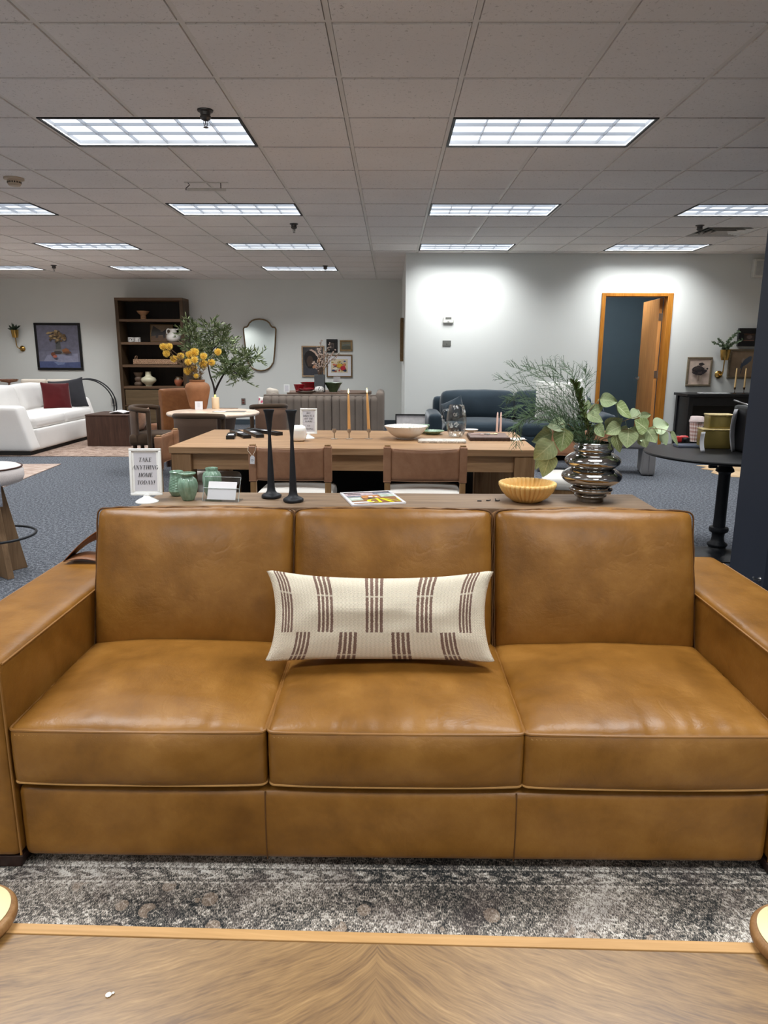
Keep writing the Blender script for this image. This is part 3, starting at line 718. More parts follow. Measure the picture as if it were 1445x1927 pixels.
# ------------------------------------------------------------------ lettering (high contrast italic capitals)
class Letters:
    def __init__(s, T=.17, t=.05, sh=.2): s.T, s.t, s.sh = T, t, sh; s.q = []
    def r(s, x0, y0, x1, y1): s.q.append([(x0, y0), (x1, y0), (x1, y1), (x0, y1)])
    def d(s, x0, y0, x1, y1, w): s.q.append([(x0 - w / 2, y0), (x0 + w / 2, y0), (x1 + w / 2, y1), (x1 - w / 2, y1)])
    def v(s, x, y0=0, y1=1, w=None, ser=(1, 1)):
        w = w or s.T; s.r(x - w / 2, y0, x + w / 2, y1)
        if ser[0]: s.r(x - w / 2 - .08, y0, x + w / 2 + .08, y0 + .04)
        if ser[1]: s.r(x - w / 2 - .08, y1 - .04, x + w / 2 + .08, y1)
    def ring(s, cx, cy, rx, ry, a0=0, a1=360, n=20):
        for k in range(n):
            p = []
            for q in (k, k + 1):
                a = math.radians(a0 + (a1 - a0) * q / n); c, sn = math.cos(a), math.sin(a)
                p.append(((cx + rx * c, cy + ry * sn), (cx + (rx - s.T) * c, cy + (ry - s.t) * sn)))
            s.q.append([p[0][0], p[1][0], p[1][1], p[0][1]])
    def glyph(s, ch):
        T, t_ = s.T, s.t; s.q = []; w = .8
        if ch == 'A': s.d(.1, 0, .40, 1, t_); s.d(.42, 1, .76, 0, T); s.r(.2, .3, .62, .34); s.r(0, 0, .2, .04); s.r(.6, 0, .92, .04); w = .88
        elif ch == 'T': s.v(.4, ser=(1, 0)); s.r(.04, .95, .76, 1); s.r(.04, .78, .08, 1); s.r(.72, .78, .76, 1); w = .78
        elif ch == 'K': s.v(.2); s.d(.26, .42, .68, 1, t_); s.d(.42, .58, .74, 0, T); s.r(.58, .96, .82, 1); s.r(.6, 0, .9, .04); w = .86
        elif ch == 'E': s.v(.2); s.r(.2, .95, .66, 1); s.r(.2, .48, .5, .52); s.r(.2, 0, .7, .05); s.r(.64, .8, .68, 1); s.r(.68, 0, .72, .22); s.r(.48, .4, .52, .6); w = .76
        elif ch == 'F': s.v(.2); s.r(.2, .95, .66, 1); s.r(.2, .48, .5, .52); s.r(.64, .78, .68, 1); s.r(.48, .4, .52, .6); w = .7
        elif ch == 'L': s.v(.2); s.r(.2, 0, .66, .05); s.r(.64, 0, .68, .26); w = .72
        elif ch == 'N': s.v(.14, w=t_); s.v(.74, w=t_); s.d(.16, 1, .72, 0, T); w = .92
        elif ch == 'M': s.v(.12, w=t_); s.d(.16, 1, .46, 0, T); s.d(.48, 0, .80, 1, t_); s.v(.86); w = 1.08
        elif ch == 'W': s.d(.1, 1, .34, 0, T); s.d(.36, 0, .58, 1, t_); s.d(.56, 1, .8, 0, T); s.d(.82, 0, 1.06, 1, t_); s.r(0, .96, .24, 1); s.r(.96, .96, 1.16, 1); w = 1.1
        elif ch == 'Y': s.d(.12, 1, .4, .46, T); s.d(.7, 1, .44, .46, t_); s.v(.42, 0, .5, ser=(1, 0)); s.r(0, .96, .28, 1); s.r(.6, .96, .82, 1); w = .8
        elif ch == 'H': s.v(.2); s.v(.72); s.r(.2, .48, .72, .52); w = .92
        elif ch == 'I': s.v(.2); w = .4
        elif ch == 'O': s.ring(.44, .5, .4, .52); w = .88
        elif ch == 'C': s.ring(.44, .5, .4, .52, 45, 315); s.r(.7, .68, .74, .95); w = .8
        elif ch == 'G': s.ring(.44, .5, .4, .52, 45, 315); s.v(.74, 0, .42, ser=(0, 1)); s.r(.66, .68, .7, .95); w = .9
        elif ch == 'D': s.v(.2); s.ring(.3, .5, .52, .5, -90, 90); w = .88
        elif ch == 'B': s.v(.2); s.ring(.3, .74, .34, .26, -90, 90, 10); s.ring(.3, .26, .42, .28, -90, 90, 10); w = .78
        elif ch == 'R': s.v(.2); s.ring(.3, .74, .38, .26, -90, 90, 10); s.d(.42, .5, .7, 0, T); s.r(.6, 0, .86, .04); w = .84
        elif ch == 'U': s.v(.2, .3, 1, ser=(0, 1)); s.v(.72, .3, 1, w=t_, ser=(0, 1)); s.ring(.43, .32, .315, .34, 180, 360, 12); w = .86
        elif ch == '!': s.d(.16, .3, .16, 1, T); s.r(.08, 0, .24, .14); w = .34
        elif ch == ' ': w = .4
        return s.q, w
    def line(s, mb, text, cx, z, h, y, sp=.04, sq=.92):
        gl = [s.glyph(ch) for ch in text]; gl = [(list(q), w) for q, w in gl]
        tot = sum(w + sp for _, w in gl) - sp; x = -tot / 2
        for q, w_ in gl:
            for poly in q: mb.poly([(cx + ((x + px) * sq + s.sh * (py - .5)) * h, y, z + py * h) for px, py in poly])
            x += w_ + sp
LT = Letters()
M_ink = plain('black_print_ink', rgb(46, 44, 46), 0.7)
M_paper = plain('white_paper', rgb(232, 230, 232), 0.75, var=0.015)
M_signw = plain('white_sign_plastic', rgb(240, 240, 236), 0.3, var=0.01)
M_signp = plain('grey_printed_card', rgb(206, 204, 208), 0.6, var=0.015)
def sign_holder(label, loc, w, h, stem, lines, rz=0.0, tilt=0.0, mat_in=True):
    r = thing('sign_holder', label, 'sign', loc, rz)
    MB().lathe([(0, 0), (.36 * w, 0), (.36 * w, .004), (.27 * w, .012), (.12 * w, .022), (.075 * w, .034), (.07 * w, stem), (.1 * w, stem + .002), (0, stem + .003)], n=28).build('base', M_signw, r)
    b = w * .085; z0 = stem - .002
    R = rx3(tilt)
    mb = MB()
    for (x0, x1, za, zb) in ((-w / 2, w / 2, 0, b), (-w / 2, w / 2, h - b, h), (-w / 2, -w / 2 + b, b, h - b), (w / 2 - b, w / 2, b, h - b)): mb.bx(x0, x1, -.006, .006, za, zb)
    fr = mb.build('frame', M_signw, r, bevel=.002, loc=(0, 0, z0), rot=(tilt, 0, 0))
    mb = MB().bx(-w / 2 + b * .8, w / 2 - b * .8, -.002, .003, b * .8, h - b * .8)
    pg = mb.build('page', M_signp, r, loc=(0, 0, z0), rot=(tilt, 0, 0))
    mb = MB(); bb = b * 1.02
    for (x0, x1, za, zb) in ((-w / 2 + bb, w / 2 - bb, bb, bb * 1.55), (-w / 2 + bb, w / 2 - bb, h - bb * 1.55, h - bb), (-w / 2 + bb, -w / 2 + bb * 1.7, bb, h - bb), (w / 2 - bb * 1.7, w / 2 - bb, bb, h - bb)): mb.bx(x0, x1, -.0026, -.0016, za, zb)
    mb.build('mat_border', M_signw, pg)
    mb = MB()
    for txt, z, hh in lines: LT.line(mb, txt, 0, z, hh, -.0029)
    mb.build('lettering', M_ink, pg, smooth=None)
    return r
# ------------------------------------------------------------------ console table behind the sofa
M_cons = wood('grey_oak_console', rgb(102, 81, 62), rgb(136, 112, 88), rgb(162, 138, 112), 'X', .9, .5)
ct = thing('console_table', 'long grey oak console table standing behind the tan sofa', 'console table', (.025, 2.93, 0), math.radians(.1))
CZ = .76
MB().bx(-1.035, 1.035, -.15, .15, CZ - .045, CZ).build('table_top', M_cons, ct, bevel=.003)
for sx_ in (-1, 1): MB().bx(sx_ * .99 - .04, sx_ * .99 + .04, -.13, .13, 0, CZ - .045).build('leg', M_cons, ct, bevel=.003)
MB().bx(-.95, .95, -.12, .12, CZ - .12, CZ - .045).build('apron', M_cons, ct)
sign_holder('white table sign reading take anything home today on the console', (-1.0 + .0, 2.862, CZ), .128, .192, .03,
            [('TAKE', .138, .0165), ('ANYTHING', .107, .0165), ('HOME', .076, .0165), ('TODAY!', .045, .0165)], rz=math.radians(4), tilt=math.radians(-5))
# celadon vases
t = NT('celadon_glaze'); v = t.coord(); z = t.sep(v)[2]
c = t.ramp(t.noise(t.mapping(v, (60, 60, 12)), 1.5, 3), [(.3, rgb(108, 138, 116)), (.55, rgb(130, 160, 138)), (.75, rgb(152, 178, 156))])
M_cel = t.bsdf(c, .16, 0, None, spec=.55, coat=.3)
def vase(label, p, prof, fl=None, n=48):
    mb = MB(); mb.lathe(prof, n=n, fl=fl); o = mb.build('green_vase', M_cel, loc=p, smooth=60); return tag(o, label, 'vase')
hob = lambda a, k: 1 + (.05 * (1 if math.sin(a * 8 + (k % 4 // 2) * PI) > .2 else -.3) if 6 < k < 27 else 0)
pr = [(0, 0), (.024, 0), (.028, .006), (.036, .02)] + [(.037 - .010 * (q / 24), .02 + .066 * q / 24) for q in range(1, 25)] + [(.027, .088), (.0265, .095), (.030, .104), (.0275, .107), (.023, .1), (.022, .08), (0, .03)]
vase('green hobnail textured vase beside the take anything sign', (-.915, 3.0, CZ), pr, hob)
rib_ = lambda a, k: 1 + .032 * math.cos(a * 20) * (1 if 3 < k < 12 else 0)
pr = [(0, 0), (.022, 0), (.025, .004), (.028, .012), (.036, .035), (.0405, .058), (.0395, .075), (.034, .089), (.026, .097), (.022, .1), (.022, .104), (.034, .110), (.036, .114), (.033, .1165), (.014, .115), (.012, .1), (0, .06)]
vase('green ribbed squat vase in front of the hobnail vase', (-.842, 2.905, CZ), pr, rib_, 88)
pr = [(0, 0), (.026, 0), (.03, .008), (.036, .03), (.0395, .065), (.0385, .085), (.034, .1), (.025, .107), (.0235, .111), (.0265, .118), (.0255, .121), (.0215, .118), (.021, .105), (0, .05)]
vase('green vase standing behind the clear acrylic card holder', (-.765, 3.005, CZ), pr, rib_, 88)
# acrylic card holder
t = NT('clear_acrylic'); 
def clear_mat(t, tint, edge=.10, spec=.9):
    lw = t.n('LayerWeight', {'Blend': .25}).outputs['Facing']
    tr = t.n('BsdfTransparent', {'Color': tint}); gl = t.n('BsdfGlossy', {'Color': (spec, spec, spec, 1), 'Roughness': .03})
    f = t.math('ADD', t.math('MULTIPLY', lw, .55), edge * .5, clamp=True)
    m = t.n('MixShader', {0: f, 1: tr.outputs[0], 2: gl.outputs[0]}); return m
m_ = clear_mat(t, (.985, .99, .99, 1), .02, .8); t.t.links.new(m_.outputs[0], t.out.inputs[0]); M_acryl = t.m
ah = thing('card_holder', 'clear slanted acrylic holder with a blank white card on the console', 'card holder', (-.702, 2.872, CZ), math.radians(-8))
mb = MB(); R = rx3(math.radians(-24))
mb.box(R @ Vector((0, 0, .052)) + Vector((0, 0, .002)), (.155, .0025, .104), R); mb.box(R @ Vector((0, -.005, .028)) + Vector((0, 0, .002)), (.155, .0022, .052), R); mb.box((0, .03, .0018), (.155, .07, .003))
mb.build('holder', M_acryl, ah, smooth=None)
mb = MB(); mb.box(R @ Vector((.004, -.0024, .044)) + Vector((0, 0, .003)), (.122, .001, .076), R); mb.build('card', M_paper, ah, smooth=None)
mb = MB(); ep = [R @ Vector(q) + Vector((0, 0, .002)) for q in ((-.0775, 0, .001), (-.0775, 0, .104), (.0775, 0, .104), (.0775, 0, .001))]; mb.tube(ep, .0014, 6); ep = [R @ Vector(q) + Vector((0, 0, .002)) for q in ((-.0775, -.006, .054), (.0775, -.006, .054))]; mb.tube(ep, .0011, 6); mb.build('edge', plain('polished_acrylic_edge', rgb(196, 206, 204), .12, var=.05, spec=.8), ah)
# tall black candle holders
M_blackiron = plain('black_forged_iron', rgb(30, 32, 36), 0.5, .0, bump=.3, bscale=60, spec=.4)
lump = lambda a, k: 1 + (.03 * math.sin(3 * a + k) + .02 * math.sin(5 * a)) * (1 if k < 6 else .35)
for p, hh, lb in (((-.506, 2.965, CZ), .372, 'tall black iron candlestick, farther of the pair on the console'), ((-.402, 2.885, CZ), .376, 'tall black iron candlestick, nearer of the pair on the console')):
    st = thing('candlestick', lb, 'candlestick', p, random.random() * 3, 'black candlesticks on the console')
    MB().lathe([(0, 0), (.038, 0), (.042, .004), (.042, .012), (.036, .017), (.024, .022), (.018, .032), (.0155, .05), (.0135, .10), (.011, .16)], n=36, fl=lump).build('base', M_blackiron, st, 60)
    MB().lathe([(0, .155), (.011, .16), (.0085, hh - .16), (.0065, hh - .11), (.008, hh - .09), (.013, hh - .05), (.018, hh - .015), (.0235, hh - .002), (.023, hh), (.017, hh - .004), (.012, hh - .03), (0, hh - .035)], n=32).build('stem', M_blackiron, st, 60)
# magazine
A_, B_, C_, D_ = Vector((-.136, 2.795)), Vector((.082, 2.853)), Vector((-.026, 3.10)), Vector((-.236, 3.045))
mc = (A_ + B_ + C_ + D_) / 4; ang = math.atan2((B_ - A_).y, (B_ - A_).x)
mg = thing('magazine', 'glossy magazine with yellow title letters lying on the console', 'magazine', (mc.x, mc.y, CZ), ang)
W2, H2 = .112, .133
MB().bx(-W2, W2, -H2, H2, 0, .0075).build('pages', M_paper, mg, bevel=.001)
MAGC = {}
def flat(name, c, rough=.5): return plain(name, c, rough, var=.28, scale=70)
mb = MB(); mats = [flat('cover_white', rgb(238, 238, 240), .25), flat('cover_brown', rgb(150, 104, 66), .25), flat('cover_green', rgb(196, 210, 192), .25), flat('cover_blue_grey', rgb(128, 134, 148), .25), flat('cover_pink', rgb(206, 186, 190), .25), flat('cover_yellow', rgb(246, 228, 30), .25), flat('cover_dark', rgb(70, 60, 60), .25), flat('cover_orange', rgb(206, 142, 84), .25)]
z = .0076
mb.bx(-W2, W2, -H2, H2, z, z + .0004, 0)
k = [0]
def patch(x0, x1, y0, y1, m):
    k[0] += 1; zz = z + .0004 + .00004 * k[0]; mb.poly([(x0 * W2, y0 * H2, zz), (x1 * W2, y0 * H2, zz), (x1 * W2, y1 * H2, zz), (x0 * W2, y1 * H2, zz)], m)
patch(-.9, .9, -.92, .9, 1); patch(-.9, .9, .35, .9, 4); patch(-.9, -.2, .1, .32, 3); patch(-.9, -.42, -.42, .08, 2); patch(.35, .9, .0, .4, 2); patch(.2, .9, .45, .85, 3); patch(-.9, .9, .74, .86, 6)
patch(-.36, .3, -.1, .3, 7); patch(-.2, .1, -.3, -.05, 6); patch(-.1, .05, .02, .2, 0); patch(.12, .22, -.02, .1, 0); patch(-.9, -.1, -.8, -.62, 0); patch(.35, .9, .45, .52, 0); patch(-.8, -.3, .5, .6, 6); patch(-.85, -.5, -.2, -.1, 0)
def patchp(pts, m):
    k[0] += 1; zz = z + .0004 + .00004 * k[0]; mb.poly([(x * W2, y * H2, zz) for x, y in pts], m)
for a in range(14):                            # big yellow D and A of the masthead, read from across the table
    a0, a1 = math.radians(90 + 180 * a / 14), math.radians(90 + 180 * (a + 1) / 14)
    q = lambda an, rr, t_: (.08 + rr * math.cos(an) * 1.0, -.56 + .30 * math.sin(an) * t_)
    patchp([q(a0, .42, 1), q(a1, .42, 1), q(a1, .27, .86), q(a0, .27, .86)], 5)
patchp([(.06, -.86), (.16, -.86), (.16, -.26), (.06, -.26)], 5); patchp([(.2, -.28), (.36, -.28), (.62, -.86), (.46, -.86)], 5); patchp([(.38, -.3), (.44, -.3), (.84, -.78), (.78, -.78)], 5); patchp([(.84, -.3), (.87, -.3), (.87, -.8), (.84, -.8)], 5)
mb.build('cover', mats, mg, smooth=None)
# yellow fluted bowl
M_ybowl = plain('yellow_matte_resin', rgb(234, 194, 122), 0.55, var=.05, bump=.05)
flt = lambda a, k: 1 + .10 * abs(math.sin(a * 17)) ** .8 * (1 if k > 1 else .3)
mb = MB(); mb.lathe([(0, .0), (.05, .0), (.056, .004), (.078, .02), (.097, .044), (.108, .068), (.1085, .078), (.104, .081), (.098, .078), (.090, .055), (.070, .028), (.045, .014), (0, .010)], n=272, fl=flt)
o = mb.build('fluted_bowl', M_ybowl, loc=(.568, 2.925, CZ), smooth=70); tag(o, 'yellow fluted bowl on the console beside the mirrored vase', 'bowl')
# three dark scraps
for k, (px, py) in enumerate(((902, 943.5), (919, 943), (936, 943.5))):
    p = on(px, py, CZ); mb = MB(); s_ = .004
    pts = [(-.009, 0, .003), (-.003, .003, .0022), (.003, -.002, .003), (.009, .002, .005)]
    mb.tube(pts if k else [(-.009, 0, .0022), (.009, 0, .0022)], .0022, 6)
    if k == 2: mb.tube([(-.006, 0, .003), (-.009, .004, .011)], .0018, 6)
    o = mb.build('metal_clip', M_blackiron, loc=p); tag(o, '%s of three tiny dark metal bits on the console, counted from the magazine' % ORD[k], 'clip', 'tiny metal bits on the console')
# mirrored vase
t = NT('smoked_mirror_glass'); v = t.coord()
M_smoke = t.bsdf((.50, .49, .475, 1), .03, 1.0)
VX, VY = .834, 2.935
prof = [(0, 0), (.052, 0), (.055, .003), (.054, .012), (.056, .018)]
def bulge(z0, z1, r0, r1, rm, n=9): return [(r0 + (r1 - r0) * q / n + (rm - (r0 + r1) / 2) * max(0.0, math.sin(PI * q / n)) ** .75, z0 + (z1 - z0) * q / n) for q in range(1, n + 1)]
prof += bulge(.018, .034, .056, .056, .066, 7) + bulge(.034, .066, .056, .068, .088) + bulge(.066, .140, .068, .082, .122, 13) + bulge(.140, .205, .082, .072, .113, 13) + bulge(.205, .236, .072, .072, .080, 7)
prof += [(.073, .240), (.073, .246), (.069, .247), (.067, .23), (.066, .14), (.05, .03), (0, .02)]
o = MB().lathe(prof, n=72).build('mirrored_vase', M_smoke, loc=(VX, VY, CZ), smooth=80); tag(o, 'smoked mirrored vase of stacked rings holding branches', 'vase')
mouth = Vector((VX, VY, CZ + .235))
# leafy branches (each a thing), dark stem, fern sprays
t = NT('dried_green_leaf'); uv = t.coord('UV'); v = t.coord(); ux, uy, _ = t.sep(uv)
vein = t.math('SUBTRACT', 1.0, t.math('MULTIPLY', t.math('ABSOLUTE', t.math('SUBTRACT', ux, .5)), 26.0), clamp=True)
side = t.math('MULTIPLY', t.math('GREATER_THAN', t.math('SINE', t.math('ADD', t.math('MULTIPLY', uy, 42.0), t.math('MULTIPLY', t.math('ABSOLUTE', t.math('SUBTRACT', ux, .5)), -26.0))), .93), .5)
c = t.ramp(t.noise(v, 26, 3), [(.3, rgb(100, 116, 70)), (.55, rgb(134, 150, 100)), (.75, rgb(174, 188, 146))])
orn = t.n('ObjectInfo').outputs['Random']; c = t.mix(t.ramp(orn, [(.15, (.75, .75, .75)), (.5, (0, 0, 0))]), c, rgb(104, 112, 64)); c = t.mix(t.ramp(orn, [(.62, (0, 0, 0)), (.9, (.75, .75, .75))]), c, rgb(186, 202, 168))
c = t.mix(t.math('MAXIMUM', vein, side), c, rgb(196, 202, 160))
geo = t.n('NewGeometry'); c = t.mix(t.math('MULTIPLY', geo.outputs['Backfacing'], .35), c, rgb(170, 184, 146))
M_leaf = t.bsdf(c, .55, 0, t.bump(t.noise(v, 90, 2), .3, .004), spec=.35)
M_twig = plain('dry_twig_bark', rgb(122, 100, 70), .7, var=.2, scale=40)
E2 = [  # base px, tip px, width px, depth
 (1064, 797, 1030, 802, 23, .00, 'L'), (1063, 806, 1055, 850, 32, -.02, 'L'), (1037, 816, 1001, 831, 25, .01, 'L'), (1042, 832, 1004, 866, 34, -.03, 'L'), (1037, 852, 1021, 898, 27, -.01, 'L'), (1038, 864, 1036, 886, 13, .02, 'L'), (1036, 806, 1018, 822, 16, .05, 'L'), (1028, 846, 1006, 884, 16, .05, 'L'),
 (1127, 751, 1163, 756, 21, .03, 'T'), (1110, 774, 1138, 765, 17, .02, 'T'), (1105, 778, 1136, 794, 16, -.01, 'T'), (1104, 770, 1108, 752, 13, .05, 'T'), (1118, 800, 1136, 822, 20, -.02, 'T'), (1088, 804, 1083, 834, 20, .04, 'T'),
 (1158, 761, 1188, 787, 31, -.02, 'U'), (1201, 771, 1187, 788, 18, .04, 'U'), (1138, 805, 1172, 788, 26, .01, 'U'), (1168, 802, 1138, 816, 22, -.03, 'U'), (1202, 784, 1226, 780, 12, .05, 'U'), (1178, 800, 1162, 818, 16, .04, 'U'),
 (1218, 809, 1195, 790, 26, -.04, 'R'), (1228, 806, 1259, 799, 27, .0, 'R'), (1242, 813, 1252, 838, 19, .03, 'R'), (1260, 813, 1277, 838, 16, -.01, 'R'), (1216, 806, 1235, 833, 24, -.01, 'R'), (1186, 806, 1213, 827, 22, -.03, 'R'), (1183, 808, 1180, 843, 27, -.05, 'R'), (1158, 817, 1166, 852, 16, -.04, 'R'), (1166, 812, 1170, 838, 18, .03, 'R'), (1208, 822, 1216, 842, 18, .04, 'R'), (1196, 812, 1206, 832, 20, .03, 'R'), (1150, 820, 1152, 840, 14, .02, 'R')]
S2 = {'L': [(1096, 838), (1086, 815), (1078, 806), (1064, 797), (1046, 806), (1038, 822), (1036, 850)], 'T': [(1110, 838), (1106, 800), (1108, 776), (1118, 762), (1129, 751)],
      'U': [(1122, 838), (1138, 818), (1158, 800), (1180, 790), (1198, 784), (1206, 778)], 'R': [(1126, 838), (1150, 822), (1172, 809), (1200, 805), (1228, 806), (1246, 808), (1262, 813)]}
BL = {'L': 'drooping branch of broad green leaves on the bowl side of the mirrored vase', 'T': 'upright branch of broad green leaves in the mirrored vase', 'U': 'middle leafy branch reaching from the mirrored vase towards the door', 'R': 'lowest and longest leafy branch spreading from the mirrored vase'}
for key in 'LTUR':
    br = thing('leafy_branch', BL[key], 'branch', mouth, 0, 'branches in the mirrored vase')
    pts = [Vector((0, 0, -.17))] + [at(x, y, VY + (.0, .02, .01, -.02)['LTUR'.index(key)] * i / 3) - mouth for i, (x, y) in enumerate(S2[key])]
    pts[0] = Vector((pts[1].x * .3, pts[1].y * .3, -.17)); pts[1].z = 0
    sp = smooth_path(pts, 5); MB().tube(sp, [.0026 - .0016 * i / len(sp) for i in range(len(sp))], 6).build('stem', M_twig, br)
    for (x0, y0, x1, y1, ww, dp, kk) in E2:
        if kk != key: continue
        q = min(sp, key=lambda s_: (s_ + mouth - at(x0, y0, VY)).length)
        b0 = at(x0, y0, VY + dp) - mouth; b1 = at(x1, y1, VY + dp + random.uniform(-.02, .02)) - mouth
        nrm = Vector((random.uniform(-.9, .9), -1, random.uniform(-.2, 1.1)))
        mb = MB(); mb.leaf(b0, b1, ww * mpp((VX, VY, CZ + .25)) * 1.32, nrm, random.uniform(.05, .32), random.uniform(.02, .2), 9, shape=.62)
        mb.tube([q, (q + b0) / 2 + Vector((0, 0, .003)), b0], .0012, 5)
        mb.build('leaf', M_leaf, br, 80)
ds = thing('leafy_branch', 'upright dark green stem of small folded leaves in the mirrored vase', 'stem', mouth, 0)
M_dleaf = plain('dark_green_leaf', rgb(66, 82, 40), .45, var=.3, scale=30)
M_mleaf = plain('mid_green_leaf', rgb(128, 142, 84), .5, var=.25, scale=30)
pts = [Vector((0, .01, -.17))] + [at(x, y, VY + .01) - mouth for x, y in ((1112, 838), (1105, 805), (1097, 775), (1089, 745), (1079, 722))]
sp = smooth_path(pts, 8); MB().tube(sp, [.003 - .0018 * i / len(sp) for i in range(len(sp))], 6).build('stem', M_dleaf, ds)
mb = MB(); m2 = MB()
for i in range(10, len(sp)):
    for q in range(3):
        a = random.random() * 2 * PI; d = Vector((math.cos(a) * .8, math.sin(a) * .5, .9)).normalized(); L = random.uniform(.018, .034)
        (mb if i > 22 or q else m2).leaf(sp[i], sp[i] + d * L, L * .42, Vector((0, -1, .3)), .1, .25, 3)
mb.build('foliage', M_dleaf, ds, 80); m2.build('pale_foliage', M_mleaf, ds, 80)
M_fern = plain('asparagus_fern_green', rgb(78, 100, 70), .6, var=.25, scale=25)
rr = random.Random(11)
def fern(mb, path, r0, dens, blen):
    sp = smooth_path(path, 7); N = len(sp); mb.tube(sp, [r0 * (1 - .7 * i / N) for i in range(N)], 4)
    for i in range(5, N):
        for _ in range(dens):
            d = (sp[min(i + 1, N - 1)] - sp[i - 1]).normalized(); sd = Vector((rr.uniform(-1, 1), rr.uniform(-1, 1), rr.uniform(-.8, 1))); sd = (sd - d * sd.dot(d)).normalized()
            L = blen * rr.uniform(.5, 1.2) * (1.15 - .7 * i / N); q = [sp[i]]; dd = (d * .75 + sd * .8).normalized()
            for s_ in range(4): q.append(q[-1] + dd * L / 4); dd = (dd + d * .10 + Vector((0, 0, rr.uniform(-.12, .10))) + Vector((rr.uniform(-.1, .1), rr.uniform(-.1, .1), 0))).normalized()
            mb.tube(q, [.0012, .0011, .0010, .0008, .0005], 3, cap=False)
            for s_ in range(1, 5):
                for z_ in range(1):
                    e = (dd * .8 + Vector((rr.uniform(-1, 1), rr.uniform(-1, 1), rr.uniform(-1, 1))) * .7).normalized(); mb.tube([q[s_], q[s_] + e * L * rr.uniform(.15, .34)], [.0008, .0005], 3, cap=False)
FE = [[(1098, 838), (1072, 790), (1030, 748), (985, 722), (942, 714)], [(1098, 838), (1074, 775), (1040, 730), (1000, 702), (962, 690)], [(1100, 838), (1080, 770), (1050, 725), (1020, 700), (992, 690)], [(1102, 838), (1088, 770), (1068, 722), (1046, 698), (1030, 685)], [(1104, 838), (1092, 770), (1082, 728), (1075, 700), (1060, 686)], [(1104, 838), (1098, 780), (1100, 735), (1104, 712), (1100, 696)],
      [(1098, 838), (1062, 800), (1020, 772), (982, 762), (955, 778)], [(1096, 838), (1058, 808), (1018, 790), (985, 790), (965, 808)], [(1096, 838), (1050, 800), (1000, 785), (975, 800), (972, 836)], [(1096, 838), (1060, 790), (1015, 760), (975, 745), (952, 752)], [(1100, 838), (1070, 800), (1040, 772), (1010, 768), (985, 788)]]
FD = [.05, .12, -.02, .08, .15, .1, .02, .1, -.04, .15, .06]
for k, pth in enumerate(FE):
    f_ = thing('fern_spray', '%s of the wispy green fern sprays fanning from the mirrored vase, counted from the top' % ORD[k], 'fern', mouth, 0, 'fern sprays in the mirrored vase')
    pts = [at(x, y, VY + FD[k] * i / 4) - mouth for i, (x, y) in enumerate(pth)]; pts[0] = Vector((pts[0].x * .6, 0, -.12)); pts.insert(1, Vector((-.03, FD[k] * .1, .0)))
    mb = MB(); fern(mb, pts, .0016, 2 if k < 6 else 3, .085 if k < 6 else .08); mb.build('foliage', M_fern, f_, smooth=None)
# ------------------------------------------------------------------ dining table
M_din = wood('natural_oak_table', rgb(128, 96, 66), rgb(164, 128, 92), rgb(190, 154, 116), 'X', .8, .5)
M_dinz = wood('natural_oak_leg', rgb(108, 78, 50), rgb(142, 108, 74), rgb(166, 130, 94), 'Z', .9, .5)
DZ_ = .76; DA = math.radians(-1.9)
dt = thing('dining_table', 'long natural oak dining table behind the console', 'dining table', (-.24, 5.13, 0), DA)
HW, HD = 1.195, .545
MB().bx(-HW, HW, -HD, HD, DZ_ - .045, DZ_).build('table_top', M_din, dt, bevel=.004)
for sx_ in (-1, 1):
    for sy_ in (-1, 1): MB().bx(sx_ * (HW - .075) - (.24 if sx_ > 0 and sy_ > 0 else .065), sx_ * (HW - .075) + .065, sy_ * (HD - .075) - .065, sy_ * (HD - .075) + .065, 0, DZ_ - .045).build('leg', M_dinz, dt, bevel=.006)
mb = MB()
for sy_ in (-1, 1): mb.bx(-HW + .1, HW - .1, sy_ * (HD - .07) - .015, sy_ * (HD - .07) + .015, DZ_ - .155, DZ_ - .045)
for sx_ in (-1, 1): mb.bx(sx_ * (HW - .07) - .015, sx_ * (HW - .07) + .015, -HD + .1, HD - .1, DZ_ - .155, DZ_ - .045)
mb.build('apron', M_din, dt)
def dpt(px, py, dz=0.0): p = on(px, py, DZ_); p.z = DZ_ + dz; return p
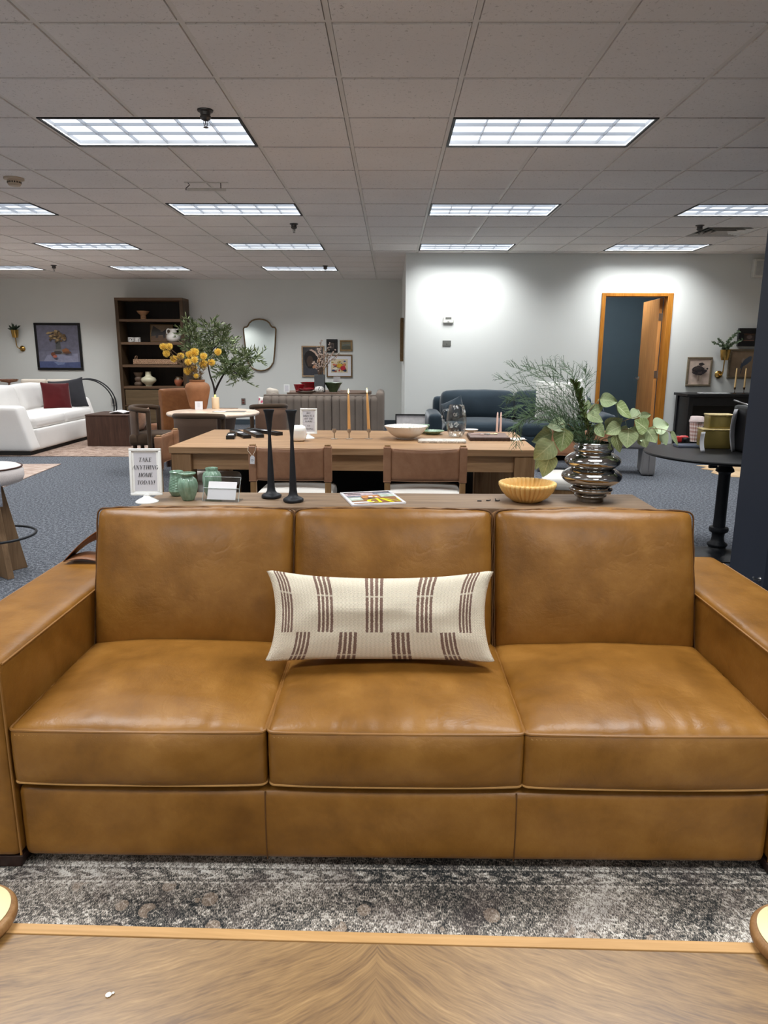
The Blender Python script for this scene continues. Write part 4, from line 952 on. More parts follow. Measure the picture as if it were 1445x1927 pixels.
# sling chairs
M_sling = leather('saddle_leather', rgb(116, 78, 54), rgb(146, 104, 76), rgb(168, 126, 96), .5, 200, .1)
M_slingdk = plain('saddle_stitch_edge', rgb(172, 132, 102), .6)
M_oakch = wood('chair_oak', rgb(116, 84, 50), rgb(150, 114, 74), rgb(174, 138, 96), 'Z', 1.2, .5)
M_seatw = fabric('oatmeal_boucle', rgb(226, 222, 214), 300, .4, .05)
def sling_chair(label, loc, rz):
    r = thing('dining_chair', label, 'chair', loc, rz, 'leather sling dining chairs around the oak table')
    for s_ in (-1, 1):
        MB().hexa([(s_ * .232 + dx, -.02 + dy, 0) for dx, dy in ((-.018, -.02), (.018, -.02), (.018, .02), (-.018, .02))], [(s_ * .232 + dx, 0 + dy, .812) for dx, dy in ((-.018, -.016), (.018, -.016), (.018, .016), (-.018, .016))]).build('rear_leg', M_oakch, r, bevel=.003)
        MB().bx(s_ * .225 - .018, s_ * .225 + .018, .43, .466, 0, .42).build('front_leg', M_oakch, r, bevel=.003)
        mb = MB(); ln = -.005
        cushion(mb, (s_ * .233, -.003, .69), (.048, .046, .225), r=.008, n=(4, 4, 6), wr=.002, seed=s_)
        mb.tube([(s_ * .233 - .022, -.026, .795), (s_ * .233 + .022, -.026, .795)], .0016, 5); mb.tube([(s_ * .233 - .023, -.027, .585), (s_ * .233 + .023, -.027, .585)], .0022, 5)
        mb.build('leather_sleeve', M_sling, r, 60)
    mb = MB()
    def back(u, v_):
        x = -.215 + .43 * u; z = .592 + .198 * v_; c = 1 - (2 * u - 1) ** 2
        return Vector((x, -.012 - .028 * c, z - .006 * c * v_))
    mb.grid(back, 16, 8); o = mb.build('backrest', M_sling, r, solid=.006)
    mb = MB(); mb.tube([back(u / 16, 1.0) for u in range(17)], .0036, 5); mb.tube([back(u / 16, 0.0) for u in range(17)], .0036, 5); mb.build('piping', M_slingdk, o)
    cushion(MB(), (0, .265, .445), (.49, .42, .085), r=.03, top=.018, n=(14, 14, 4), wr=.002).build('seat', M_seatw, r, 70)
    MB().bx(-.215, .215, .02, .45, .36, .405).build('seat_frame', M_oakch, r, bevel=.003)
    return r
p1 = at(546, 850, 4.37); p2 = at(800, 850, 4.37)
sling_chair('leather sling dining chair with a white price tag, back to the console', (p1.x, 4.37, 0), math.radians(-1))
sling_chair('leather sling dining chair in front of the white scalloped bowl', (p2.x, 4.36, 0), math.radians(-1))
a_ = Vector((-1.575, 4.80)); b_ = Vector((-1.60, 5.30)); c_ = (a_ + b_) / 2
sling_chair('leather sling dining chair at the table end nearest the white sofa', (c_.x, c_.y, 0), math.atan2((b_ - a_).y, (b_ - a_).x) - PI)
sling_chair('leather sling dining chair turned out beyond the mirrored vase', (1.43, 5.47, 0), math.radians(166))
# price tag
p = at(481, 838, 4.33)
r = thing('price_tag', 'white price tag on a string around the leather chair post', 'tag', (p1.x - .232, 4.335, .80))
mb = MB(); mb.prism([(-.014, -.03), (.014, -.03), (.014, .012), (.007, .022), (-.007, .022), (-.014, .012)], -.0006, .0006)
mb.build('card', M_paper, r, None, loc=(.006, -.012, -.075), rot=(PI / 2, math.radians(4), 0))
mb = MB(); mb.bx(-.008, .006, -.0021, -.0019, .0, .0016); mb.bx(-.008, .009, -.0021, -.0019, -.006, -.0044); mb.bx(-.006, .003, -.0021, -.0019, -.012, -.011); mb.build('lettering', M_ink, r, None, loc=(.006, -.0108, -.078))
mb = MB(); mb.tube([(.006, -.011, -.057), (-.022, -.0, -.025), (-.022, .012, -.005), (-.0, .06, -.002), (.024, .012, -.005), (.024, 0, -.022), (.006, -.011, -.057)], .0014, 5); mb.build('string', plain('cotton_string', rgb(220, 206, 184), .9), r)
# dark bench on the far side
M_blackvel = fabric('black_velvet', rgb(26, 25, 26), 300, .2, .2, .12)
bn = thing('bench', 'long black upholstered bench on the far side of the oak table', 'bench', (-.24, 5.98, 0), math.radians(-.5))
cushion(MB(), (0, 0, .25), (2.14, .42, .40), r=.03, top=.006, n=(20, 8, 8)).build('seat', M_blackvel, bn, 60)
MB().bx(-1.0, 1.0, -.17, .17, 0, .06).build('base', M_plenum, bn)

# on the table: black cases
M_blackbox = plain('black_lacquer_box', rgb(24, 24, 25), .35); M_inlay = plain('grey_inlay', rgb(58, 57, 57), .5)
for k, (ne, fa) in enumerate((((-1.14, 5.04), (-1.175, 5.26)), ((-1.03, 5.10), (-1.215, 5.49)), ((-.945, 5.14), (-1.12, 5.54)), ((-.83, 5.30), (-1.10, 5.60)))):
    ne, fa = Vector(ne), Vector(fa); L = (fa - ne).length; m = (ne + fa) / 2; an = math.atan2((fa - ne).y, (fa - ne).x) - PI / 2
    nm = ['short black slim case lying alone beside three longer ones', 'long black slim case next to the short black case', 'long black slim case in the middle of the fan of cases', 'black slim case farthest back and nearest the white candle'][k]
    r = thing('slim_case', nm, 'case', (m.x, m.y, DZ_), an, 'black slim cases on the oak table')
    mb = MB(); w_ = .029
    for (x0, x1, y0, y1) in ((-w_, -w_ + .005, -L / 2, L / 2), (w_ - .005, w_, -L / 2, L / 2), (-w_ + .005, w_ - .005, -L / 2, -L / 2 + .006), (-w_ + .005, w_ - .005, L / 2 - .006, L / 2)): mb.bx(x0, x1, y0, y1, 0, .025)
    mb.bx(-w_ + .004, w_ - .004, -L / 2 + .004, L / 2 - .004, 0, .021); mb.build('case', M_blackbox, r)
    mb = MB(); mb.bx(-w_ + .008, w_ - .008, -L / 2 + .012, L / 2 - .012, .0208, .0222); mb.build('tray', M_inlay, r)
    mb = MB(); mb.bx(-w_ + .010, w_ - .010, -.03, .03, .0222, .0236); mb.build('card', M_paper, r)
    mb = MB(); mb.bx(-w_ + .012, w_ - .012, -L * .36, -L * .2, .0222, .0232); mb.bx(-w_ + .012, w_ - .012, L * .24, L * .36, .0222, .0232); mb.build('label_strip', M_blackbox, r)
# white block candle
M_wax = plain('white_wax', rgb(246, 244, 238), .45, var=.015, sss=.15)
r = thing('block_candle', 'chunky rounded white candle on the oak table', 'candle', (-.645, 4.965, DZ_), .1)
cushion(MB(), (0, 0, .053), (.105, .105, .106), r=.028, top=.004, side=.003, front=.003, n=(8, 8, 8)).build('body', M_wax, r, 80)
MB().tube([(0, 0, .1), (.001, 0, .118)], .0015, 5).build('wick', M_ink, r)
sign_holder('white table sign reading buy directly off the floor on the oak table', (-.592, 5.13, DZ_), .122, .182, .034,
            [('BUY', .142, .0125), ('DIRECTLY', .122, .0135), ('OFF THE', .102, .0125), ('FLOOR!', .083, .0125), ('NO', .052, .0115), ('WAITING', .030, .0125)], rz=math.radians(-3), tilt=math.radians(-5))
# taper candles and their holders
M_taper = plain('honey_wax', rgb(222, 168, 104), .5, var=.03); M_pinkwax = plain('pale_pink_wax', rgb(230, 198, 186), .5)
M_pewter = plain('aged_pewter', rgb(176, 162, 146), .4, .8, var=.15)
t = NT('small_flame'); M_flame = t.bsdf((1, .9, .5, 1), .5, emit=(1.0, .82, .36, 1), emit_s=2.2)
def taper_holder(label, p):
    r = thing('taper_holder', label, 'candle holder', p, 0, 'pewter taper holders on the oak table')
    MB().lathe([(0, 0), (.026, 0), (.026, .002), (.006, .004), (.0042, .01), (.0042, .04), (.007, .046), (.0135, .05), (.0145, .072), (.0125, .072), (.0115, .055), (0, .054)], n=24).build('holder', M_pewter, r, 50); return r
def taper(label, p, L, mat, lean=0.0, flame=True, grp=None, r0=.0105):
    r = thing('taper_candle', label, 'candle', p, 0, grp); r.rotation_euler = (0, lean, 0)
    MB().lathe([(0, 0), (r0, 0), (r0, L * .1), (r0 * .86, L * .7), (r0 * .62, L - .006), (.003, L), (0, L)], n=20).build('body', mat, r, 50)
    MB().tube([(0, 0, L - .002), (0, 0, L + .006)], .001, 4).build('wick', M_ink, r)
    if flame: MB().lathe([(0, L + .002), (.0045, L + .008), (.0062, L + .016), (.0045, L + .026), (.0015, L + .036), (0, L + .04)], n=12).build('flame', M_flame, r, 80)
    return r
h = [dpt(629, 826), dpt(657, 826), dpt(694, 826)]
taper_holder('empty pewter taper holder on the oak table', h[0]); taper_holder('pewter taper holder carrying the taper candle nearest the empty holder', h[1]); taper_holder('pewter taper holder carrying the taper candle nearest the scalloped bowl', h[2])
taper('honey taper candle next to the empty holder on the oak table', h[1] + Vector((0, 0, .055)), .262, M_taper, math.radians(-.6), True, 'honey taper candles')
taper('honey taper candle nearer the scalloped bowl on the oak table', h[2] + Vector((0, 0, .055)), .268, M_taper, math.radians(-2.6), True, 'honey taper candles')
for k, (px, lb) in enumerate(((935, 'pale pink taper behind the brown tray, nearer the pitcher'), (941.5, 'pale pink taper behind the brown tray, nearer the branches'))):
    p = on(px, 813, DZ_); taper(lb, (p.x, p.y, DZ_), .155, M_pinkwax, 0, False, 'pale pink tapers', .0095)
# scalloped bowl, green dishes
M_ceram = plain('white_glazed_ceramic', rgb(226, 220, 212), .3, var=.03, scale=20)
M_green = plain('sage_glazed_ceramic', rgb(140, 166, 140), .3, var=.25, scale=60)
M_greendk = plain('dark_green_glaze', rgb(82, 100, 70), .3, var=.2, scale=30)
sca = lambda n, amp, k0: (lambda a, k: 1 + amp * abs(math.sin(a * n / 2)) * (1 if k >= k0 else 0))
o = MB().lathe([(0, 0), (.06, 0), (.066, .004), (.062, .010), (.10, .028), (.132, .058), (.144, .078), (.150, .090), (.152, .094), (.146, .094), (.136, .078), (.10, .036), (0, .02)], n=160, fl=sca(40, .035, 7)).build('scalloped_bowl', M_ceram, loc=(.108, 5.12, DZ_), smooth=60); tag(o, 'large white scalloped bowl on the oak table', 'bowl')
for k in range(9):
    a = k * 2.4; rr_ = .02 + .008 * k
    mb = MB(); mb.sphere((0, 0, 0), .022, 12, 8, (1, 1, 1)); o = mb.build('moss_ball', M_green if k % 2 else M_ceram, loc=(.108 + rr_ * math.cos(a), 5.12 + rr_ * math.sin(a), DZ_ + .052 + .002 * k)); tag(o, 'small pale green ball inside the white scalloped bowl', 'ball', 'balls in the scalloped bowl')
p = Vector((.236, 5.53, DZ_))
o = MB().lathe([(0, 0), (.03, 0), (.03, .006), (.046, .03), (.058, .052), (.06, .062), (.055, .06), (.03, .02), (0, .014)], n=120, fl=sca(30, .05, 5)).build('green_bowl', M_green, loc=p, smooth=60); tag(o, 'small green scalloped bowl behind the white scalloped bowl', 'bowl')
o = MB().lathe([(0, 0), (.045, 0), (.05, .006), (.07, .016), (.082, .024), (.084, .028), (.078, .026), (.05, .014), (0, .010)], n=120, fl=sca(24, .05, 4)).build('green_dish', M_green, loc=(.318, 5.44, DZ_), smooth=60); tag(o, 'green scalloped dish beside the glass pitcher', 'dish')
# pitcher
t = NT('etched_clear_glass'); v = t.coord(); vd = t.vor(t.mapping(v, (1, 1, 1)), 16, 'F1', 0); pet = t.noise(v, 70, 2)
fl_ = t.math('MULTIPLY', t.math('LESS_THAN', vd, .33), t.math('GREATER_THAN', pet, .52))
gl = clear_mat(t, (.93, .945, .945, 1), .05); df = t.n('BsdfDiffuse', {'Color': (.86, .86, .84, 1)})
mx = t.n('MixShader', {0: t.math('MULTIPLY', fl_, .55), 1: gl.outputs[0], 2: df.outputs[0]}); t.links = t.t.links.new(mx.outputs[0], t.out.inputs[0]); M_glass = t.m
pt = thing('glass_pitcher', 'clear etched glass pitcher with a loop handle on the oak table', 'pitcher', (.478, 5.255, DZ_), 0)
outer = [(0, .0), (.04, .0), (.05, .006), (.065, .04), (.074, .085), (.075, .125), (.068, .18), (.057, .222), (.052, .234)]
inner = [(r_ - .003, z_ + (.006 if i < 2 else 0)) for i, (r_, z_) in enumerate(outer[1:])]
MB().lathe(outer + [(max(0, r_), z_) for r_, z_ in inner[::-1]] + [(0, .008)], n=40).build('body', M_glass, pt, 60)
MB().tube(smooth_path([(-.055, 0, .198), (-.088, 0, .196), (-.104, 0, .165), (-.098, 0, .12), (-.070, 0, .085)], 6), .0075, 8).build('handle', M_glass, pt, 80)
# marble board, brown tray, little dish
t = NT('veined_marble'); v = t.coord(); n_ = t.noise(v, 7, 6, .6, 2.2); M_marble = t.bsdf(t.ramp(n_, [(.38, rgb(176, 168, 158)), (.48, rgb(222, 214, 202)), (.53, rgb(164, 156, 146)), (.6, rgb(226, 220, 210))]), .3)
bd = MB(); bd.prism([(-.165, -.04), (-.14, -.075), (.15, -.075), (.165, -.06), (.165, .06), (.15, .075), (-.14, .075), (-.165, .04)], 0, .016); o = bd.build('marble_board', M_marble, loc=(.353, 4.945, DZ_), rot=(0, 0, math.radians(-2)), bevel=.003); tag(o, 'pale veined marble serving board on the oak table edge', 'board')
M_bleather = plain('brown_tray_leather', rgb(112, 88, 78), .5, var=.08)
tr = thing('tray', 'brown scalloped edge tray holding spoons on the oak table', 'tray', (.70, 5.16, DZ_), math.radians(-2))
mb = MB(); pts = []
tw, th = .142, .15
for k in range(9): pts += [(-tw + 2 * tw * k / 9, -th), (-tw + 2 * tw * (k + .5) / 9, -th - .006)]
pts += [(tw, -th), (tw, th), (-tw, th)]
mb.prism(pts, 0, .024); mb.build('board', plain('dark_tray_wood', rgb(62, 44, 38), .5), tr, bevel=.002)
mb = MB(); mb.bx(-tw + .004, tw - .004, -th + .002, th - .004, .024, .027); mb.build('mat', M_bleather, tr)
sp_l = ['pink handled small spoon on the brown tray beside the white dish', 'silver small spoon in the middle of the brown tray', 'brass small spoon on the brown tray nearest the pink tapers']
for k, (dx, cc) in enumerate(((-.075, M_pinkwax), (-.03, M_chrome), (.025, M_brass))):
    mb = MB(); mb.tube([(-.05, 0, .004), (.02, .004, .005)], .003, 6); mb.sphere((.034, .005, .005), .013, 10, 8, (1.2, .9, .35)); o = mb.build('spoon', cc, loc=(.70 + dx, 5.17 + .01 * k, DZ_ + .0272), rot=(0, 0, -.35 + .15 * k)); tag(o, sp_l[k], 'spoon', 'small spoons on the brown tray')
o = MB().lathe([(0, 0), (.03, 0), (.028, .005), (.022, .02), (.03, .032), (.052, .036), (.056, .044), (.052, .044), (.03, .038), (0, .036)], n=36).build('footed_dish', M_ceram, loc=(.60, 5.385, DZ_), smooth=60); tag(o, 'small white footed dish behind the brown tray', 'dish')
mb = MB()
mb.grid(lambda u, v_: Vector((-.075 + .15 * u, -.06 + .12 * v_, .006 + .005 * math.sin(u * 9) * math.cos(v_ * 8))), 20, 16)
o = mb.build('lace_napkin', M_ceram, loc=(.885, 5.10, DZ_), solid=.003); tag(o, 'white ruffled napkin at the table end beside the branches', 'napkin')
# ------------------------------------------------------------------ round table group
t = NT('cream_travertine'); v = t.coord(); n_ = t.noise(t.mapping(v, (1, 1, 6)), 9, 5, .6, .8)
M_trav = t.bsdf(t.ramp(n_, [(.3, rgb(196, 166, 142)), (.5, rgb(226, 202, 180)), (.7, rgb(240, 224, 206))]), .35, 0, t.bump(n_, .1, .004))
RT = Vector((-1.89, 7.62, 0)); RZ = .75; RR = .485
rt = thing('round_table', 'round cream stone dining table with a pedestal base', 'table', RT)
MB().lathe([(0, RZ - .04), (RR - .035, RZ - .04), (RR - .01, RZ - .034), (RR, RZ - .02), (RR - .006, RZ - .005), (RR - .02, RZ), (0, RZ)], n=72).build('table_top', M_trav, rt, 60)
MB().lathe([(0, 0), (.30, 0), (.29, .02), (.22, .2), (.2, .5), (.24, RZ - .04), (0, RZ - .04)], n=40).build('pedestal', plain('brown_plaster', rgb(132, 112, 98), .7), rt, 50)
M_terra = plain('terracotta_clay', rgb(152, 102, 66), .75, var=.12, scale=14, bump=.15, bscale=80)
p = on(371, 770, RZ); TP = Vector((p.x, p.y + .06, RZ))
k_ = mpp(TP + Vector((0, 0, .15)))
pr = [(14, 0), (15, .5), (17, 8), (20, 22), (22.6, 34), (23, 40), (20.5, 46), (15, 49), (13.5, 50), (14.2, 52), (14.2, 54), (12.5, 54), (12, 50), (17, 40), (12, 5)]
o = MB().lathe([(0, 0)] + [(r_ * k_, z_ * k_) for r_, z_ in pr] + [(0, 4 * k_)], n=48).build('terracotta_vase', M_terra, loc=TP, smooth=60); tag(o, 'terracotta vase of yellow flowers on the round stone table', 'vase')
# yellow pincushion flowers
M_yel = plain('yellow_petal', rgb(238, 202, 92), .6, var=.2, scale=50); M_yeldk = plain('ochre_petal_core', rgb(206, 152, 40), .6, var=.2, scale=50)
M_brstem = plain('brown_flower_stem', rgb(104, 80, 58), .8, var=.2)
M_olv = plain('olive_leaf_green', rgb(92, 108, 62), .55, var=.3, scale=20); M_olvlt = plain('olive_leaf_pale', rgb(150, 160, 116), .6, var=.2, scale=20)
mouthT = TP + Vector((0, 0, 52 * k_))
fls = [(307, 653, 1), (318, 653, 1), (313, 666, 1), (327, 676, 1), (340, 671, 1), (354, 682, 1), (356, 668, 1), (366, 664, 1.25), (366, 678, 1), (383, 671, 1), (383, 686, 1.2), (398, 683, 1), (410, 663, 1), (364, 694, 1.1), (353, 699, 1.1), (369, 708, .7)]
M_dry = plain('dry_brown_sprig', rgb(116, 96, 68), .8, var=.3, scale=30)
fls.sort(); rf = random.Random(5)
for k, (px, py, s_) in enumerate(fls):
    Yd = TP.y + rf.uniform(-.12, .12); c = at(px, py, Yd)
    f_ = thing('flower_stem', '%s from the left of the yellow flowers in the terracotta vase' % ORD[k], 'flower', mouthT, 0, 'yellow flowers in the terracotta vase')
    e = c - mouthT; b0 = Vector((rf.uniform(-.03, .03), rf.uniform(-.03, .03), -.1))
    sp = smooth_path([b0, Vector((e.x * .12 + b0.x * .5, e.y * .1, .02)), e * .55 + Vector((0, 0, .03)), e], 6); mb = MB(); mb.tube(sp, .0025, 5)
    mb.build('stem', M_brstem, f_)
    R0 = 7.2 * s_ * mpp(c); mb = MB(); mb.sphere(e, R0 * .55, 10, 8, mi=1)
    for q in range(70):
        z_ = 1 - 2 * (q + .5) / 70; a = q * 2.39996; rd = math.sqrt(1 - z_ * z_); d = Vector((rd * math.cos(a), rd * math.sin(a), z_)); mb.tube([e + d * R0 * .45, e + d * R0 * 1.0 + Vector((0, 0, .2 * R0 * rd))], [R0 * .13, R0 * .05], 4, mi=0)
    mb.build('flower_head', [M_yel, M_yeldk], f_)
    mb = MB()
    for q in range(14): i = rf.randrange(5, len(sp)); d = Vector((rf.uniform(-1, 1), rf.uniform(-1, 1), rf.uniform(-.2, 1))).normalized(); mb.leaf(sp[i], sp[i] + d * .05, .009, (0, -1, .2), .2, .1, 3)
    mb.build('foliage', M_dry, f_, 80)
p = on(442 / 1.0 * 0 + 382, 771, RZ)
c = thing('card', 'white card leaning against the terracotta vase', 'card', (p.x - .04, TP.y - 15 * k_ - .055, RZ), math.radians(8))
MB().box((0, 0, .046), (.082, .002, .092), rx3(math.radians(-12))).build('card_sheet', M_paper, c, None)
mb = MB()
for q in range(4): mb.box((.0, -.0135 + .0045 * q - .0002, .035 + .012 * q), (.03, .001, .002), rx3(math.radians(-12)))
mb.build('lettering', plain('grey_ink', rgb(180, 180, 184), .7), c, None)
p = on(406, 769, RZ); pc = thing('pillar_candle', 'cream pillar candle with a glowing flame on the round table', 'candle', (p.x, p.y, RZ))
M_pill = plain('cream_wax', rgb(240, 214, 176), .5, var=.02)
MB().lathe([(0, 0), (.04, 0), (.041, .004), (.041, .122), (.037, .126), (.03, .121), (0, .119)], n=32).build('body', M_pill, pc, 50)
t = NT('yellow_green_flame'); M_flame2 = t.bsdf((1, 1, .4, 1), .5, emit=(.9, .88, .12, 1), emit_s=1.3)
MB().lathe([(0, .122), (.008, .128), (.011, .14), (.008, .152), (0, .158)], n=12).build('flame', M_flame2, pc, 80)
p = on(432, 774.5, RZ)
bk = thing('menu_sheet', 'dark printed brochure lying flat on the round stone table', 'brochure', (p.x, p.y, RZ), .05)
MB().bx(-.17, .17, -.07, .07, 0, .003).build('sheet', plain('brochure_grey', rgb(120, 116, 112), .4, var=.4, scale=30), bk)
mb = MB(); mb.bx(-.16, -.04, -.06, .05, .003, .0036); mb.build('photo_panel', M_paper, bk); MB().bx(.0, .15, -.04, .05, .003, .0036).build('text_panel', M_grey, bk)
p = on(428, 768.5, RZ); o = MB().bx(-.12, .12, -.02, .02, 0, .004).build('wooden_ruler', M_brstem, loc=(p.x, p.y, RZ)); tag(o, 'thin brown wooden strip behind the candle on the round table', 'strip')
# barrel chairs
M_brfab = fabric('mushroom_brown_fabric', rgb(92, 73, 60), 260, .3, .12); M_brwrap = fabric('brown_suede_wrap', rgb(76, 60, 46), 200, .2, .12); M_brpan = fabric('brown_panel_fabric', rgb(112, 86, 70), 260, .3, .1)
def barrel_chair(label, loc, rz, w=.26, panel=M_brfab):
    r = thing('barrel_chair', label, 'chair', loc, rz, 'brown barrel back chairs around the round table')
    def bp(u, z, o=0.0): a = math.radians(-100 + 200 * u); return Vector(((w + o) * math.sin(a), -(.21 + o) * math.cos(a) + .06, z))
    sp = [bp(u / 18, .735 + .025 * math.sin(PI * u / 18)) for u in range(19)]
    mb = MB(); mb.tube(sp, .028, 10); mb.build('top_rail', M_brwrap, r, 80)
    mb = MB()
    mb.grid(lambda u, v_: bp(.2 + .6 * u, .40 + .335 * v_), 24, 4); mb.build('backrest', panel, r, solid=.035)
    for u in (.02, .98): a = bp(u, .74); MB().tube([(a.x, a.y, 0), (a.x, a.y, .74)], [.02, .026], 10).build('arm_post', M_brwrap, r, 80)
    for u in (.3, .7): a = bp(u, .45); MB().tube([(a.x, a.y, 0), (a.x, a.y, .46)], [.018, .024], 10).build('rear_leg', M_brwrap, r, 80)
    for s_ in (-1, 1): MB().tube([(s_ * .2, .3, 0), (s_ * .2, .3, .36)], [.017, .023], 10).build('front_leg', M_brwrap, r, 80)
    cushion(MB(), (0, .09, .415), (.47, .48, .12), r=.035, top=.02, n=(12, 12, 4)).build('seat', M_brwrap, r, 70)
    return r
pa = at(372, 780, 6.98)
barrel_chair('brown barrel chair with its back to the oak table', (pa.x - .03, 7.06, 0), math.radians(-3), .235)
barrel_chair('brown barrel chair beside the dark cube table, pink pleated pillow on its seat', (-2.76, 8.05, 0), math.radians(-84))
pb = at(505, 775, 8.35)
barrel_chair('brown barrel chair between the round table and the channel tufted banquette', (pb.x + .0, 8.45, 0), math.radians(22), .20, M_brpan)
M_pleat = fabric('pink_pleated_satin', rgb(196, 150, 120), 60, .3, .15, .2, .5)
mb = MB(); pillow(mb, .34, .26, .10, n=16); o = mb.build('pleated_pillow', M_pleat, smooth=70, loc=(-2.82, 8.06, .485 + .13), rot=(math.radians(-18), 0, math.radians(-88))); tag(o, 'pink pleated pillow on the barrel chair beside the cube table', 'pillow')
# cognac parsons chair
M_cog = leather('cognac_chair_leather', rgb(96, 54, 24), rgb(124, 74, 36), rgb(150, 98, 56), .5)
pc_ = at(330, 740, 8.75)
r = thing('parsons_chair', 'tall cognac leather parsons chair in front of the bookcase', 'chair', (pc_.x + .06, 8.75, 0), math.radians(40))
cushion(MB(), (0, 0, .66), (.50, .14, .54), r=.025, top=.01, n=(10, 5, 10), wfun=lambda o, q: Vector((o.x * (1.0 + .10 * (.27 - q.z)), o.y + .06 * q.z, o.z))).build('backrest', M_cog, r, 60)
cushion(MB(), (0, .25, .42), (.50, .48, .13), r=.025, top=.015, n=(10, 10, 4)).build('seat', M_cog, r, 60)
for sx_ in (-1, 1):
    for y_ in (-.02, .44): MB().bx(sx_ * .21 - .02, sx_ * .21 + .02, y_ - .02, y_ + .02, 0, .38).build('leg', M_darkwood, r)
# olive tree
tr = thing('olive_tree', 'tall potted olive tree beside the bookcase, behind the round table', 'tree', (-2.33, 9.55, 0))
TB = Vector((-2.33, 9.55, 0))
MB().lathe([(0, 0), (.14, 0), (.19, .25), (.18, .38), (.16, .38), (.15, .34), (0, .34)], n=32).build('pot', plain('charcoal_pot', rgb(58, 54, 52), .7), tr, 50)
M_bark = plain('dark_bark', rgb(52, 44, 38), .9, var=.2, scale=30)
def tp(px, py, dy=0.0): return at(px, py, 9.55 + dy) - TB
trunks = [[Vector((0, 0, .3)), tp(404, 738), tp(395, 705, .05), tp(388, 675, .1), tp(372, 640, .15), tp(358, 605, .1)], [tp(404, 738), tp(412, 720, -.05), tp(424, 700, -.1), tp(440, 685, -.15), tp(462, 672, -.1), tp(482, 675, 0)], [tp(391, 690, .06), tp(398, 660, -.1), tp(402, 635, -.12), tp(396, 612, -.1)], [tp(418, 710, -.06), tp(425, 680, .15), tp(430, 655, .15), tp(418, 634, .1)], [tp(388, 675, .1), tp(372, 668, -.1), tp(356, 662, -.1)], [tp(424, 700, -.1), tp(446, 702, .1), tp(464, 694, .15)], [tp(380, 655, .12), tp(362, 636, 0), tp(352, 620, .0)], [tp(430, 692, -.1), tp(448, 705, -.1), tp(458, 715, -.1)], [tp(398, 660, -.1), tp(412, 645, -.2), tp(418, 625, -.2)]]
mb = MB(); branches = []
for k, q in enumerate(trunks):
    sp = smooth_path(q, 6); n_ = len(sp); r0 = .016 if k < 2 else .008
    mb.tube(sp, [max(.003, r0 * (1 - .85 * i / n_)) for i in range(n_)], 7); branches.append((sp, k))
mb.build('trunk', M_bark, tr, 80)
mb = MB(); m2 = MB(); rl = random.Random(3)
for sp, k in branches:
    n_ = len(sp); st_ = 14 if k == 0 else (10 if k == 1 else 3)
    for i in range(st_, n_):
        for _ in range(3):
            d = Vector((rl.uniform(-1, 1), rl.uniform(-.8, .8), rl.uniform(-.5, 1))).normalized(); L = rl.uniform(.07, .2); tw = [sp[i]]; dd = d.copy()
            for s_ in range(4): tw.append(tw[-1] + dd * L / 4); dd = (dd + Vector((0, 0, .06))).normalized()
            mb.tube(tw, .0016, 3, cap=False)
            for s_ in range(1, 5):
                for _2 in range(2):
                    e = (dd + Vector((rl.uniform(-1, 1), rl.uniform(-1, 1), rl.uniform(-.6, .8)))).normalized(); ll = rl.uniform(.045, .085); (mb if rl.random() < .72 else m2).leaf(tw[s_], tw[s_] + e * ll, .013, Vector((rl.uniform(-.5, .5), -1, .3)), .1, .1, 3)
mb.build('foliage', M_olv, tr, 80); m2.build('pale_foliage', M_olvlt, tr, 80)

# ------------------------------------------------------------------ bookcase
M_book = wood('brown_oak_bookcase', rgb(54, 40, 27), rgb(76, 58, 40), rgb(94, 74, 52), 'Z', .8, .55)
M_bookx = wood('brown_oak_shelf', rgb(76, 56, 41), rgb(102, 78, 58), rgb(122, 97, 74), 'X', .8, .55)
M_bookb = wood('dark_bookcase_back', rgb(28, 21, 16), rgb(38, 29, 22), rgb(48, 37, 29), 'Z', .8, .6)
BX0, BX1, BY0, BY1, BZ = -5.04, -3.80, 13.43, 13.85, 2.33
bc = thing('bookcase', 'tall brown oak bookcase with open shelves and lower drawers', 'bookcase', ((BX0 + BX1) / 2, (BY0 + BY1) / 2, 0))
hx, hy = (BX1 - BX0) / 2, (BY1 - BY0) / 2
for s_ in (-1, 1): MB().bx(s_ * (hx - .03) - .03, s_ * (hx - .03) + .03, -hy, hy, 0, BZ - .04).build('side_panel', M_book, bc, bevel=.003)
MB().bx(-hx, hx, -hy, hy, BZ - .05, BZ).build('top', M_bookx, bc, bevel=.003)
MB().bx(-hx + .06, hx - .06, hy - .02, hy, 0, BZ - .05).build('back_panel', M_bookb, bc)
SHZ = [1.955, 1.545, 1.137, .745]
for z in SHZ: MB().bx(-hx + .06, hx - .06, -hy + .005, hy - .02, z - .045, z).build('shelf', M_bookx, bc, bevel=.002)
M_bookf = wood('brown_oak_drawer_front', rgb(80, 64, 44), rgb(102, 84, 60), rgb(118, 98, 72), 'X', .8, .55)
for z0, z1 in ((.40, .68), (.07, .37)): MB().bx(-hx + .075, hx - .075, -hy + .012, -hy + .05, z0, z1).build('drawer', M_bookf, bc, bevel=.003)
MB().bx(-hx + .06, hx - .06, -hy + .02, hy - .02, 0, .06).build('plinth', M_book, bc)
mb = MB(); mb.bx(-hx + .06, hx - .06, -hy + .004, -hy + .012, .375, .395); mb.build('rail', M_bookx, bc)
def sh(px, i, yy=13.6): q = at(px, 600, yy); return Vector((q.x, yy, SHZ[i]))
M_clay = plain('tan_clay', rgb(176, 132, 94), .7, var=.1); M_cream2 = plain('cream_glaze', rgb(206, 200, 172), .2, var=.04); M_brown2 = plain('brown_stoneware', rgb(96, 78, 64), .6)
